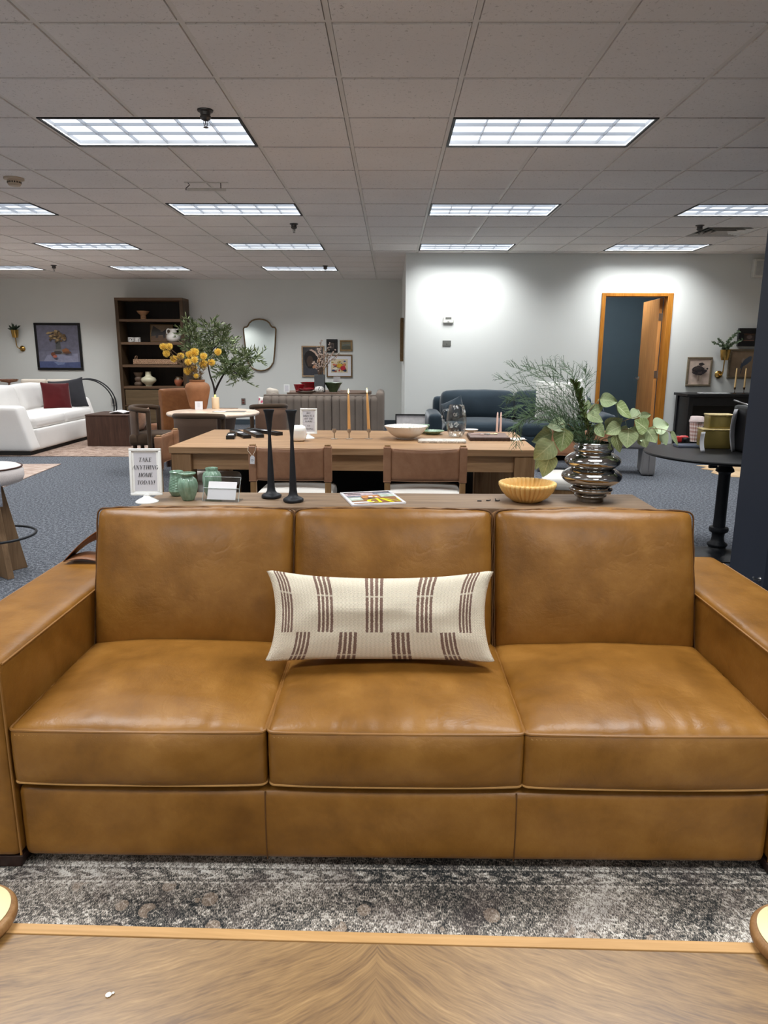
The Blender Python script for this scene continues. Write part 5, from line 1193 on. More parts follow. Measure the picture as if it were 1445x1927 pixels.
o = MB().lathe([(0, 0), (.05, 0), (.052, .02), (.046, .03), (.052, .045), (.046, .06), (.05, .075), (.09, .11), (.115, .15), (.11, .15), (.05, .09), (0, .085)], n=40).build('pedestal_bowl', M_clay, loc=sh(270, 0), smooth=40); tag(o, 'tan footed clay bowl on the top bookcase shelf', 'bowl')
bx2 = thing('trinket_box', 'white and black patterned twin round box on the bookcase', 'box', sh(250, 1))
t = NT('black_fleck_porcelain'); v = t.coord(); M_fleck = t.bsdf(t.ramp(t.vor(v, 34, 'F1', 0), [(.30, rgb(60, 58, 56)), (.36, rgb(236, 232, 226))], 'LINEAR'), .3)
for s_ in (-1, 1): MB().lathe([(0, 0), (.055, 0), (.06, .02), (.06, .05), (.055, .07), (0, .07)], (s_ * .06, 0, 0), 30).build('pot', M_fleck, bx2, 50); MB().lathe([(0, .07), (.058, .07), (.056, .088), (0, .09)], (s_ * .06, 0, 0), 30).build('lid', M_ceram, bx2, 50)
wv = thing('handled_vase', 'white round two handled vase on the bookcase', 'vase', sh(325, 1))
MB().lathe([(0, 0), (.08, 0), (.11, .02), (.135, .07), (.13, .12), (.09, .165), (.06, .18), (.058, .23), (.062, .245), (.055, .245), (.05, .19), (0, .1)], n=40).build('body', M_ceram, wv, 60)
for s_ in (-1, 1): MB().tube(smooth_path([(s_ * .058, 0, .225), (s_ * .1, 0, .24), (s_ * .128, 0, .205), (s_ * .118, 0, .15)], 6), .012, 8).build('handle', M_ceram, wv, 80)
t = NT('woven_basket_cane'); v = t.coord(); x_, y_, z_ = t.sep(v)
wvn = t.math('MULTIPLY', t.math('SINE', t.math('MULTIPLY', x_, 190)), t.math('SINE', t.math('MULTIPLY', z_, 230))); M_cane = t.bsdf(t.ramp(t.math('ADD', t.math('MULTIPLY', wvn, .3), t.noise(v, 60, 2)), [(.25, rgb(112, 82, 60)), (.5, rgb(168, 130, 100)), (.75, rgb(206, 172, 142))]), .8, 0, t.bump(wvn, .6, .006))
q = sh(291, 2); bs = thing('basket', 'long low woven basket on the third bookcase shelf', 'basket', q)
mb = MB(); bw, bd_, bh = .41, .13, .10
for (x0, x1, y0, y1) in ((-bw, bw, -bd_, -bd_ + .015), (-bw, bw, bd_ - .015, bd_), (-bw, -bw + .015, -bd_ + .015, bd_ - .015), (bw - .015, bw, -bd_ + .015, bd_ - .015)): mb.bx(x0, x1, y0, y1, 0, bh)
mb.bx(-bw, bw, -bd_, bd_, 0, .012); mb.build('body', M_cane, bs, None)
for s_ in (-1, 1): MB().tube(smooth_path([(s_ * (bw - .008), -.05, bh - .01), (s_ * (bw - .02), -.045, bh + .05), (s_ * (bw - .02), .045, bh + .05), (s_ * (bw - .008), .05, bh - .01)], 5), .009, 7).build('handle', M_cane, bs, 80)
o = MB().lathe([(0, 0), (.07, 0), (.085, .03), (.08, .06), (.05, .075), (.068, .11), (.072, .14), (.05, .17), (.07, .2), (.086, .25), (.08, .25), (.05, .2), (0, .18)], n=36).build('stacked_vase', M_brown2, loc=sh(253, 3), smooth=60); tag(o, 'dark brown stacked bead vase beside the cream vase in the bookcase', 'vase')
o = MB().lathe([(0, 0), (.06, 0), (.058, .02), (.085, .045), (.13, .08), (.14, .11), (.125, .15), (.07, .175), (.056, .19), (.05, .24), (.052, .265), (.046, .265), (.045, .2), (0, .15)], n=40).build('cream_vase', M_cream2, loc=sh(272, 3, 13.56), smooth=60); tag(o, 'glossy cream rounded vase on the lowest bookcase shelf', 'vase')
t = NT('two_tone_redware'); v = t.coord(); M_red = t.bsdf(t.ramp(t.math('ADD', t.sep(v)[2], t.math('MULTIPLY', t.noise(v, 30, 2), .04)), [(.12, rgb(168, 98, 70)), (.15, rgb(96, 78, 58))]), .35)
jg = thing('jug', 'small terracotta and brown jug in the bookcase', 'jug', sh(329, 3))
MB().lathe([(0, 0), (.045, 0), (.07, .05), (.078, .09), (.066, .13), (.044, .155), (.042, .17), (.052, .18), (.046, .18), (.036, .15), (0, .1)], n=32).build('body', M_red, jg, 60)
MB().tube(smooth_path([(.044, 0, .165), (.085, 0, .16), (.092, 0, .115), (.07, 0, .07)], 6), .009, 7).build('handle', M_red, jg, 80)
# pictures: a frame part and a canvas part made of painted patches
def blob(cx, cy, rx, ry, n=14, jag=.0, seed=1, a0=0, a1=360):
    g = random.Random(seed); return [(cx + rx * (1 + g.uniform(-jag, jag)) * math.cos(math.radians(a0 + (a1 - a0) * k / n)), cy + ry * (1 + g.uniform(-jag, jag)) * math.sin(math.radians(a0 + (a1 - a0) * k / n))) for k in range(n)]
def picture(name, label, c, w, h, fw, fmat, shapes, rz=0.0, lean=0.0, depth=.03, cat='picture', mat=None, matw=0.0):
    """c = centre of the back, on the wall; faces local -y; shapes = [(colour, polygon in 0..1)]"""
    r = thing(name, label, cat, c, rz); r.rotation_euler = (lean, 0, rz)
    mb = MB(); hw, hh = w / 2, h / 2
    for (x0, x1, z0, z1) in ((-hw, hw, -hh, -hh + fw), (-hw, hw, hh - fw, hh), (-hw, -hw + fw, -hh + fw, hh - fw), (hw - fw, hw, -hh + fw, hh - fw)): mb.bx(x0, x1, -depth, 0, z0, z1)
    mb.build('frame', fmat, r, bevel=min(.006, fw * .2))
    iw, ih = w - 2 * fw, h - 2 * fw
    if mat is not None: MB().bx(-iw / 2, iw / 2, -depth * .55, -.002, -ih / 2, ih / 2).build('mat_board', mat, r)
    iw, ih = iw - 2 * matw, ih - 2 * matw
    mb = MB(); cols = []; ms = []
    for i, (col, pts) in enumerate(shapes):
        if col not in cols: cols.append(col); ms.append(plain('paint_%d_%d_%d' % col, rgb(*col), .6, var=.12, scale=18))
        mi = cols.index(col); y = -depth * .6 - .0006 * i
        if i == 0: mb.bx(-iw / 2, iw / 2, y, -.003, -ih / 2, ih / 2, mi)
        else: mb.poly([((px - .5) * iw, y, (pz - .5) * ih) for px, pz in pts], mi)
    mb.build('canvas', ms, r, None); return r
M_blkfr = plain('black_picture_frame', rgb(26, 24, 24), .4); M_woodfr = wood('light_wood_frame', rgb(150, 122, 92), rgb(182, 154, 122), rgb(200, 174, 144), 'X', 2, .5); M_brfr = wood('brown_wood_frame', rgb(96, 74, 48), rgb(124, 98, 66), rgb(140, 114, 80), 'X', 2, .5); M_goldfr = plain('old_gold_frame', rgb(150, 122, 84), .45, .3, var=.2)
WY = YF - .002
g = random.Random(4)
fl_pts = []
for k in range(70): a = g.uniform(0, 2 * PI); rr_ = g.uniform(0, 1) ** .55; fl_pts.append(([(150, 122, 84), (116, 92, 62), (176, 150, 108), (96, 78, 58)][k % 4], blob(.48 + .24 * rr_ * math.cos(a), .74 + .13 * rr_ * math.sin(a), .038, .022, 7, .4, k)))
picture('framed_painting', 'large black framed still life painting of dried flowers above the white sofa', (-6.327, WY, 1.462), .875, .875, .045, M_blkfr,
        [((114, 112, 128), None), ((124, 123, 140), [(0, 0), (1, 0), (1, .42), (0, .38)]), ((150, 150, 172), [(.1, .14), (.95, .12), (.95, .34), (.2, .30)]), ((84, 94, 134), [(0, 0), (1, 0), (1, .14), (.55, .12), (.4, .15), (0, .15)]), ((120, 132, 168), [(.35, .14), (.62, .13), (.6, .08), (.45, .06)]),
         ((88, 88, 88), [(.42, .35), (.56, .35), (.55, .64), (.44, .64)]), ((122, 118, 116), [(.38, .32), (.62, .32), (.62, .44), (.38, .44)]), ((74, 70, 70), blob(.47, .36, .1, .04))] + fl_pts +
        [((120, 70, 48), blob(.38, .32, .055, .05)), ((176, 100, 82), blob(.42, .27, .05, .035)), ((150, 96, 60), blob(.70, .40, .085, .06, 12, .2, 3)), ((104, 70, 48), blob(.72, .36, .10, .025))])
picture('framed_portrait', 'wood framed dark portrait with a pale hair band above the banquette', (-1.489, WY, 1.205), .435, .575, .026, M_woodfr,
        [((72, 70, 70), None), ((38, 32, 30), blob(.42, .58, .36, .34, 18, .06, 2)), ((92, 88, 86), [(.55, .8), (.98, .72), (.98, .98), (.6, .98)]), ((78, 60, 50), blob(.34, .50, .16, .2, 14, .1, 5)), ((206, 176, 158), [(.30, .90), (.42, .935), (.62, .86), (.74, .72), (.67, .69), (.57, .80), (.42, .87)]), ((196, 140, 104), blob(.58, .30, .13, .08, 12, .2, 7)), ((206, 158, 122), [(.76, .68), (.86, .6), (.84, .44), (.7, .5)]), ((66, 66, 72), [(0, 0), (1, 0), (1, .2), (.66, .28), (.4, .22), (.1, .3), (0, .22)])])
picture('framed_miniature', 'small black framed dark print above the colourful framed print', (-1.127, WY, 1.495), .21, .245, .058, M_blkfr, [((70, 62, 58), None), ((104, 90, 82), [(.2, .2), (.8, .2), (.8, .85), (.3, .85)]), ((54, 46, 44), blob(.55, .5, .2, .25))])
picture('framed_landscape', 'small brown framed landscape beside the small black framed print', (-.86, WY, 1.498), .24, .205, .034, M_goldfr, [((128, 122, 98), None), ((92, 92, 76), [(0, 0), (1, 0), (1, .45), (.5, .55), (0, .4)]), ((112, 124, 124), [(.1, .5), (.9, .6), (.9, .7), (.1, .62)])])
ab = [((224, 208, 176), None)]; cl = [(206, 170, 70), (190, 60, 62), (70, 84, 130), (210, 120, 90), (120, 140, 110), (60, 60, 66), (226, 196, 120), (150, 100, 80)]
for k in range(26): ab.append((cl[k % 8], blob(g.uniform(.1, .9), g.uniform(.1, .9), g.uniform(.03, .1), g.uniform(.03, .09), 7, .4, 50 + k)))
ab += [((206, 168, 52), blob(.5, .52, .16, .16, 16, .08, 1)), ((192, 44, 56), blob(.72, .34, .16, .17, 12, .1, 2)), ((236, 226, 206), blob(.25, .3, .12, .1)), ((52, 62, 104), blob(.14, .18, .1, .06))]
picture('framed_print', 'colourful abstract print with white mat above the banquette', (-.99, WY, 1.122), .49, .425, .024, M_brfr, ab, mat=M_paper, matw=.062)
q = at(303, 641, 13.62); picture('framed_painting', 'framed painting of a dark horse leaning in the bookcase', (q.x, 13.70, SHZ[1] + .165), .43, .32, .018, M_brfr, [((130, 110, 88), None), ((104, 78, 58), [(0, 0), (1, 0), (1, .34), (0, .3)]), ((58, 54, 50), [(0, .5), (.1, .98), (.45, .68), (.45, .4), (0, .3)]), ((48, 42, 42), [(.2, .2), (.25, .55), (.55, .6), (.68, .74), (.8, .74), (.78, .6), (.7, .56), (.66, .18), (.58, .18), (.56, .38), (.34, .36), (.3, .18)])], lean=math.radians(-7), depth=.02)
q = at(759, 643, 12.0); picture('framed_picture', 'narrow dark frame seen edge on along the side wall', (XC - .002, 11.75, q.z + .02), .62, .66, .04, M_brfr, [((90, 84, 74), None), ((70, 64, 58), [(.1, .1), (.9, .1), (.9, .5), (.1, .5)])], rz=-PI / 2, depth=.05)
# mirror
t = NT('mirror_silver'); M_mir = t.bsdf((.86, .89, .86, 1), .015, 1.0)
def mirror_outline(sc_):
    half = [(0, 1.0), (.25, .985), (.46, .935), (.62, .85), (.70, .755), (.78, .70), (.94, .685), (1.0, .62), (.985, .45), (.93, .0), (.86, -.4), (.815, -.62), (.78, -.70), (.72, -.725), (.67, -.80), (.5, -.91), (.25, -.98), (0, -1.0)]
    pts = half + [(-x, y) for x, y in half[-2:0:-1]]
    return [Vector((x * .305 * sc_[0], 0, y * .475 * sc_[1])) for x, y in pts]
m_ = at(490, 649.5, YF); mr = thing('wall_mirror', 'tall shaped wall mirror with a thin bronze frame', 'mirror', (m_.x, YF - .03, m_.z))
ol = mirror_outline((1, 1)); sm = []
for i in range(len(ol)): sm += [ol[i], ol[i].lerp(ol[(i + 1) % len(ol)], .5)]
MB().tube(sm, .0145, 8, True).build('frame', plain('bronze_frame', rgb(128, 106, 78), .4, .7, var=.15), mr, 80)
mb = MB(); mb.hexa([p_ + Vector((0, .026, 0)) for p_ in ol], [p_ + Vector((0, -.004, 0)) for p_ in ol]); mb.build('glass', M_mir, mr, None)
# wall lamp with plant
M_brassd = plain('polished_brass', rgb(196, 158, 88), .22, 1.0, var=.1)
def wall_planter(label, p, leafmat, rich, sc_=1.0, mirror=1, seed=1, cx_=1.0):
    r = thing('wall_planter', label, 'wall planter', p)
    def V(x, y, z): return (mirror * x * sc_, y * sc_, z * sc_)
    MB().lathe([(0, 0), (.05 * sc_, 0), (.055 * sc_, .015 * sc_), (.03 * sc_, .04 * sc_), (0, .045 * sc_)], (0, 0, 0), 24).build('wall_rose', M_brassd, r, 60, rot=(PI / 2, 0, 0))
    MB().tube(smooth_path([V(0, -.04, 0), V(-.0, -.09, -.005), V(-.045 * cx_, -.11, .03), V(-.055 * cx_, -.115, .11), V(-.06 * cx_, -.12, .2)], 6), .008 * sc_, 8).build('arm', M_brassd, r, 80)
    c = Vector(V(-.06 * cx_, -.12, .2))
    MB().lathe([(0, 0), (.045, 0), (.058, .05), (.066, .12), (.068, .14), (.062, .14), (.05, .03), (0, .02)] if sc_ == 1 else [(q[0] * sc_, q[1] * sc_) for q in [(0, 0), (.045, 0), (.062, .05), (.068, .12), (.07, .14), (.062, .14), (.05, .03), (0, .02)]], c, 28).build('cup', M_brassd, r, 60)
    mb = MB(); gq = random.Random(seed); top = c + Vector((0, 0, .13 * sc_))
    if not rich:
        for k in range(46): d = Vector((gq.uniform(-1, 1), gq.uniform(-1, .7), gq.uniform(.25, 1.1))).normalized(); mb.leaf(top, top + d * gq.uniform(.07, .15), .026, (0, -1, .3), .15, .15, 4)
    else:
        for k, (dx, dz) in enumerate(((-.17, .10), (-.11, .14), (-.06, .07), (.07, .20), (.13, .25), (.19, .14), (.12, .10))):
            sp = smooth_path([top - Vector((0, 0, .06)), top + Vector((dx * .25, gq.uniform(-.05, .05), dz * .45)), top + Vector((dx, gq.uniform(-.08, .08), dz))], 8); mb.tube(sp, .003, 4)
            for i in range(4, len(sp)):
                for _ in range(4): d = Vector((gq.uniform(-1, 1), gq.uniform(-1, 1), gq.uniform(-.3, 1))).normalized(); mb.leaf(sp[i], sp[i] + d * .035, .018, (0, -1, .3), .1, .1, 3)
    mb.build('foliage', leafmat, r, 80); return r
q = at(43, 656, YF); wall_planter('brass wall planter with a dark succulent left of the large painting', (q.x, YF - .001, q.z), plain('dark_succulent_green', rgb(54, 70, 52), .5, var=.3, scale=30), False, 1.0, 1, 2)

# ------------------------------------------------------------------ white sofa corner
M_wsofa = fabric('white_slub_upholstery', rgb(233, 230, 226), 260, .2, .03, .1)
ws = thing('white_sofa', 'white two seat sofa with red and charcoal pillows, seen from its arm end', 'sofa', (-5.41, 10.6, .009))
# local: x from back (-) to front (+), y along its length
X0, X1, Y0, Y1 = -.56, .56, -1.19, 1.15
MB().bx(X0 + .03, X1 + .03, Y0 + .03, Y1 - .03, 0, .06).build('plinth', M_plenum, ws)
cushion(MB(), (.035, -.02, .19), (1.17, 1.90, .28), r=.025, n=(10, 16, 5)).build('frame', M_wsofa, ws, 60)
for y_ in (Y0 + .13, Y1 - .13): cushion(MB(), (.03, y_, .345), (1.06, .26, .59), r=.05, top=.012, n=(12, 6, 10), wr=.004, seed=y_, wfun=lambda o, q: Vector((o.x - .085 * (q.z / .295) * max(0, q.x / .53), o.y, o.z))).build('arm', M_wsofa, ws, 60)
cushion(MB(), (-.44, 0, .45), (.24, 2.0, .66), r=.05, n=(6, 14, 8)).build('back_frame', M_wsofa, ws, 60)
for k, y_ in enumerate((-.475, .475)):
    cushion(MB(), (.15, y_, .405), (.86, .93, .16), r=.05, top=.035, front=.02, side=.02, n=(14, 14, 5), wr=.006, seed=k).build('seat_cushion', M_wsofa, ws, 60)
    cushion(MB(), (-.22, y_, .645), (.26, .95, .42), r=.07, top=.03, side=.05, front=.02, n=(8, 14, 10), wr=.012, seed=k + 3, rot=ry3(math.radians(-14))).build('back_cushion', M_wsofa, ws, 60)
def throw(name, label, loc, w_, h_, t_, mat, rot, **kw): mb = MB(); pillow(mb, w_, h_, t_, **kw); o = mb.build(name, mat, smooth=70, loc=loc, rot=rot); return tag(o, label, 'pillow')
throw('throw_pillow', 'dark red velvet square pillow on the white sofa', (-5.14, 11.03, .70), .42, .42, .14, fabric('dark_red_velvet', rgb(84, 22, 24), 300, .2, .15, .5), (math.radians(-16), math.radians(3), math.radians(44)), pinch=.05, ear=.012)
throw('throw_pillow', 'charcoal square pillow behind the dark red pillow on the white sofa', (-5.10, 11.36, .715), .50, .47, .14, fabric('charcoal_linen', rgb(58, 58, 62), 300, .2, .12, .1), (math.radians(-16), math.radians(-7), math.radians(26)), pinch=.08, ear=.03)
# sofa-side hoop, chairs and cake stand beyond
hp = thing('hoop_stand', 'round black metal hoop frame standing behind the white sofa', 'hoop stand', (-5.2, 12.32, 0))
for dy, rr_ in ((-.05, .45), (.05, .455)): MB().tube([(rr_ * math.cos(2 * PI * k / 64), dy + (.02 * math.cos(2 * PI * k / 64)), .462 + rr_ * math.sin(2 * PI * k / 64)) for k in range(64)], .011, 8, True).build('ring', M_blackiron, hp, 80)
mb = MB()
for a in (-1.2, -1.9): mb.tube([(.45 * math.cos(a), -.05, .462 + .45 * math.sin(a)), (.45 * math.cos(a), .05, .462 + .455 * math.sin(a))], .009, 8)
mb.build('crossbar', M_blackiron, hp, 80)
M_beige = fabric('beige_linen', rgb(206, 196, 182), 260, .2, .05)
for k, (px, lb) in enumerate(((64, 'beige dining chair beyond the white sofa, nearer the cake stand'), (112, 'beige dining chair beyond the white sofa, nearer the charcoal pillow'))):
    q = at(px, 720, 12.9); r = thing('beige_chair', lb, 'chair', (q.x, 12.9, 0), 0, 'beige chairs beyond the white sofa')
    cushion(MB(), (0, 0, .65), (.46, .09, .48), r=.04, n=(8, 4, 8)).build('backrest', M_beige, r, 60); cushion(MB(), (0, .25, .42), (.46, .48, .1), r=.03, n=(8, 8, 4)).build('seat', M_beige, r, 60)
    for sx_ in (-1, 1):
        for y_ in (0, .42): MB().bx(sx_ * .19 - .018, sx_ * .19 + .018, y_ - .018, y_ + .018, 0, .39).build('leg', M_oakch, r)
q = at(18, 728, 12.6); tb = thing('side_table', 'pale wooden side table hidden behind the white sofa', 'side table', (q.x, 12.6, 0))
zt = q.z; MB().lathe([(0, zt - .03), (.32, zt - .03), (.32, zt), (0, zt)], n=32).build('table_top', M_oakch, tb, 50); MB().lathe([(0, 0), (.2, 0), (.06, .06), (.05, zt - .03), (0, zt - .03)], n=24).build('pedestal', M_oakch, tb, 50)
t = NT('rose_pressed_glass'); M_rose = t.bsdf((.52, .32, .27, 1), .08, trans=.55, ior=1.4, spec=.6)
o = MB().lathe([(0, 0), (.075, 0), (.07, .008), (.02, .025), (.016, .06), (.03, .075), (.13, .09), (.155, .13), (.158, .135), (.148, .135), (.12, .1), (0, .09)], n=64, fl=lambda a, k: 1 + (.03 * math.cos(a * 16) if k > 6 else 0)).build('cake_stand', M_rose, loc=(q.x, 12.6, zt), smooth=60); tag(o, 'rose glass footed cake stand behind the white sofa', 'cake stand')
# dark cube table with magazine
M_cube = wood('dark_walnut', rgb(54, 36, 28), rgb(72, 50, 40), rgb(90, 66, 54), 'Z', 1.2, .45)
cb = thing('cube_table', 'dark brown wooden cube table beside the white sofa', 'side table', (-4.135, 10.74, .009), math.radians(-3))
MB().bx(-.32, .32, -.32, .32, 0, .44).build('body', M_cube, cb, bevel=.004); MB().bx(-.324, .324, -.324, .324, .44, .462).build('table_top', M_cube, cb, bevel=.004)
bk = thing('open_book', 'open white magazine on the dark cube table', 'magazine', (-3.98, 10.73, .471), .1)
mb = MB(); mb.grid(lambda u, v_: Vector((-.2 + .4 * u, -.14 + .28 * v_, .012 + .02 * abs(math.sin(2 * PI * u)) * (1 if abs(u - .5) > .02 else 0))), 24, 2); mb.build('pages', M_paper, bk, 80, solid=.012)
# pale rugs
t = NT('faded_beige_rug'); v = t.coord(); a = t.noise(t.mapping(v, (1, 2.2, 1)), 9, 5, .75, .8); b = t.noise(v, 90, 2)
M_rug2 = t.bsdf(t.ramp(t.math('ADD', t.math('MULTIPLY', a, .7), t.math('MULTIPLY', b, .3)), [(.36, rgb(92, 74, 64)), (.47, rgb(140, 118, 104)), (.56, rgb(176, 154, 140)), (.66, rgb(196, 180, 168))]), .95, 0, t.bump(b, .3, .004), spec=.1)
o = MB().bx(-7.6, -3.05, 9.40, 12.75, -.008, 0).build('area_rug', M_rug2, loc=(0, 0, .0085)); tag(o, 'faded beige rug under the white sofa', 'rug')
o = MB().prism([(0, 0), (.0, 0)], 0, .0) if False else MB()
A_ = on(115, 874, 0); B_ = on(20, 912, 0); dv = (B_ - A_).normalized(); nv = Vector((dv.y, -dv.x, 0)); nv = nv if nv.x < 0 else -nv
pts = [A_, A_ + dv * 2.2, A_ + dv * 2.2 + nv * 2.6, A_ + nv * 2.6]; mb = MB(); mb.prism([(p_.x, p_.y) for p_ in pts], .0005, .009)
t = NT('faded_blush_rug'); v = t.coord(); a = t.noise(t.mapping(v, (1, 8, 1)), 6, 5, .7, .4); M_rug3 = t.bsdf(t.ramp(a, [(.36, rgb(138, 114, 102)), (.48, rgb(178, 156, 142)), (.58, rgb(198, 180, 168)), (.68, rgb(214, 200, 190))]), .95, 0, None, spec=.1)
o = mb.build('area_rug', M_rug3); tag(o, 'pale blush rug behind the white counter stool', 'rug')
# counter stool
M_stoolw = wood('stool_oak', rgb(92, 70, 50), rgb(124, 98, 72), rgb(146, 118, 90), 'Z', 1.0, .5)
ST = Vector((-2.47, 4.27, 0))
st = thing('counter_stool', 'round white counter stool with brown piping and crossed oak legs', 'stool', ST, math.radians(-37))
M_boucle = fabric('white_boucle', rgb(226, 216, 212), 160, .5, .08, .2)
MB().lathe([(0, .575), (.17, .575), (.20, .585), (.212, .615), (.212, .65), (.203, .672), (.20, .676), (.18, .686), (.1, .694), (0, .697)], n=56).build('seat', M_boucle, st, 70)
MB().tube([(.2035 * math.cos(2 * PI * k / 56), .2035 * math.sin(2 * PI * k / 56), .675) for k in range(56)], .005, 7, True).build('piping', plain('brown_leather_piping', rgb(72, 40, 28), .5), st, 80)
for k in range(4): MB().hexa([Vector(q) for q in ((.02, -.02, 0), (.185, -.02, 0), (.185, .02, 0), (.02, .02, 0))], [Vector(q) for q in ((.02, -.02, .60), (.075, -.02, .60), (.075, .02, .60), (.02, .02, .60))]).build('leg', M_stoolw, st, bevel=.003, rot=(0, 0, k * PI / 2))
MB().bx(-.022, .022, -.022, .022, .01, .6).build('core_post', M_stoolw, st)
MB().tube([(.245 * math.cos(2 * PI * k / 56), .245 * math.sin(2 * PI * k / 56), .25) for k in range(56)], .008, 8, True).build('foot_ring', M_blackiron, st, 80)
t = NT('clear_plastic_sleeve'); v = t.coord(); n_ = t.noise(v, 40, 3)
tr_ = t.n('BsdfTransparent', {0: (.9, .92, .96, 1)}); gp = t.n('BsdfPrincipled', {'Base Color': rgb(176, 180, 190), 'Roughness': .15, 'Specular IOR Level': .8}); mxn = t.n('MixShader', {0: t.ramp(n_, [(.4, (.45, .45, .45)), (.62, (.95, .95, .95))]), 1: tr_.outputs[0], 2: gp.outputs[0]}); t.t.links.new(mxn.outputs[0], t.out.inputs[0]); M_sleeve = t.m
a0 = at(-14, 935, 4.08)
mb = MB(); mb.grid(lambda u, v_: Vector((-.085 + .15 * u, -.004 * math.sin(PI * u), -.075 + .15 * v_ + .012 * (u - .5))), 8, 6); o = mb.build('plastic_sleeve', M_sleeve, loc=(a0.x, 4.05, .545), rot=(0, 0, math.radians(12)), solid=.0012); tag(o, 'clear plastic tag sleeve hanging from the white counter stool', 'sleeve')

# ------------------------------------------------------------------ channel tufted banquette and its table
M_banq = fabric('taupe_channel_fabric', rgb(126, 114, 104), 220, .25, .1, .1)
bq = thing('banquette', 'taupe channel tufted banquette seen from behind', 'banquette', (-.96, 10.2, 0))
BH = .785
def channel(mb, x0, x1, n, y, z0, z1, dep, fn=None):
    def f(u, v_):
        k = u * n; fr_ = k - math.floor(k); x = x0 + (x1 - x0) * u; b = dep * math.sin(PI * fr_) ** .5 if 0 < fr_ < 1 else 0
        top = 0 if v_ < .94 else (v_ - .94) / .06; return Vector((x, y - b * (1 - top * .8) + top * .03, z0 + (z1 - z0) * v_))
    mb.grid(f, n * 8, 16)
for (xa, xb, n) in ((-.845, .115, 9), (.122, .78, 6)):
    mb = MB(); channel(mb, xa, xb, n, -.015, .04, BH, .022); mb.bx(xa, xb, -.005, .12, .04, BH - .002); mb.build('back_panel', M_banq, bq, 50)
cushion(MB(), (.80, .33, .43), (.12, .74, .80), r=.055, top=.01, n=(5, 10, 10)).build('end_panel', M_banq, bq, 60)
cushion(MB(), (-.8, .33, .40), (.12, .74, .74), r=.05, n=(5, 10, 10)).build('end_panel', M_banq, bq, 60)
cushion(MB(), (0, .4, .30), (1.5, .55, .34), r=.05, top=.01, n=(14, 8, 6)).build('seat', M_banq, bq, 60)
MB().bx(-.8, .8, .0, .6, 0, .05).build('plinth', M_plenum, bq)
ft = thing('pedestal_table', 'brown wooden dining table in front of the banquette, under the framed prints', 'table', (-.97, 11.35, 0))
M_ftop = wood('umber_table_wood', rgb(98, 80, 68), rgb(124, 102, 88), rgb(146, 124, 108), 'X', 1, .5)
mb = MB(); fpt = []
for k in range(40): a = 2 * PI * k / 40; fpt.append((.66 * abs(math.cos(a)) ** .6 * (1 if math.cos(a) > 0 else -1), .42 * abs(math.sin(a)) ** .6 * (1 if math.sin(a) > 0 else -1)))
mb.prism(fpt, .735, .775); mb.build('table_top', M_ftop, ft, bevel=.006); MB().lathe([(0, 0), (.3, 0), (.26, .03), (.14, .1), (.12, .6), (.2, .735), (0, .735)], n=32).build('pedestal', M_ftop, ft, 50)
def ftp(px, y): q = at(px, 735, y); return Vector((q.x, y, .776))
M_redg = plain('red_glaze', rgb(132, 22, 30), .2, var=.06)
o = MB().lathe([(0, 0), (.05, 0), (.055, .02), (.08, .10), (.085, .115), (.078, .112), (.05, .03), (0, .02)], n=36).build('red_bowl', M_redg, loc=ftp(563, 11.1), smooth=60); tag(o, 'small plain red bowl on the table behind the banquette', 'bowl')
o = MB().lathe([(0, 0), (.08, 0), (.09, .02), (.13, .10), (.15, .135), (.142, .135), (.09, .04), (0, .03)], n=90, fl=sca(26, .05, 4)).build('red_bowl', M_redg, loc=ftp(584, 11.42), smooth=60); tag(o, 'large scalloped red bowl beside the grey square vase', 'bowl')
o = MB().lathe([(0, 0), (.09, 0), (.16, .018), (.17, .024), (.1, .014), (0, .010)], n=48).build('cream_plate', M_ceram, loc=ftp(578, 11.05), smooth=60); tag(o, 'cream plate under the small red plate', 'plate')
o = MB().lathe([(0, 0), (.08, 0), (.125, .03), (.13, .036), (.08, .018), (0, .012)], n=90, fl=sca(26, .04, 2)).build('red_plate', M_redg, loc=ftp(578, 11.05) + Vector((0, 0, .024)), smooth=60); tag(o, 'red scalloped plate stacked on the cream plate', 'plate')
q = ftp(602, 11.15); o = MB().box((0, 0, .13), (.155, .155, .26)); o.box((0, 0, .262), (.13, .13, .006), None, 1); o = o.build('square_vase', [plain('slate_grey_ceramic', rgb(84, 86, 88), .6), M_plenum], loc=q, bevel=.006); tag(o, 'dark grey square vase holding blossom branches', 'vase')
M_blos = plain('pale_pink_blossom', rgb(200, 178, 164), .7, var=.12, scale=40)
BR = [(598, 655), (604, 641), (612, 664), (622, 645), (630, 660), (638, 665), (590, 682), (606, 668)]
for k, (px, py) in enumerate(sorted(BR)):
    b_ = thing('blossom_branch', '%s from the left of the pale blossom branches in the grey square vase' % ORD[k], 'branch', q + Vector((0, 0, .24)), 0, 'blossom branches in the grey vase')
    e = at(px, py, 11.15 + rf.uniform(-.1, .1)) - (q + Vector((0, 0, .24))); sp = smooth_path([Vector((rf.uniform(-.03, .03), rf.uniform(-.03, .03), .0)), e * .5 + Vector((0, 0, .04)), e], 8)
    MB().tube(sp, .004, 4).build('stem', M_brstem, b_); mb = MB()
    for i in range(5, len(sp)):
        for _ in range(2): mb.sphere(sp[i] + Vector((rf.uniform(-.022, .022), rf.uniform(-.022, .022), rf.uniform(-.02, .02))), rf.uniform(.007, .013), 6, 4)
    mb.build('blossom', M_blos, b_, 80)
o = MB().lathe([(0, 0), (.05, 0), (.07, .02), (.075, .05), (.06, .08), (.05, .09), (.045, .085), (0, .05)], n=32).build('patterned_pot', M_fleck, loc=ftp(601, 10.98), smooth=60); tag(o, 'white and black patterned pot before the grey square vase', 'pot')
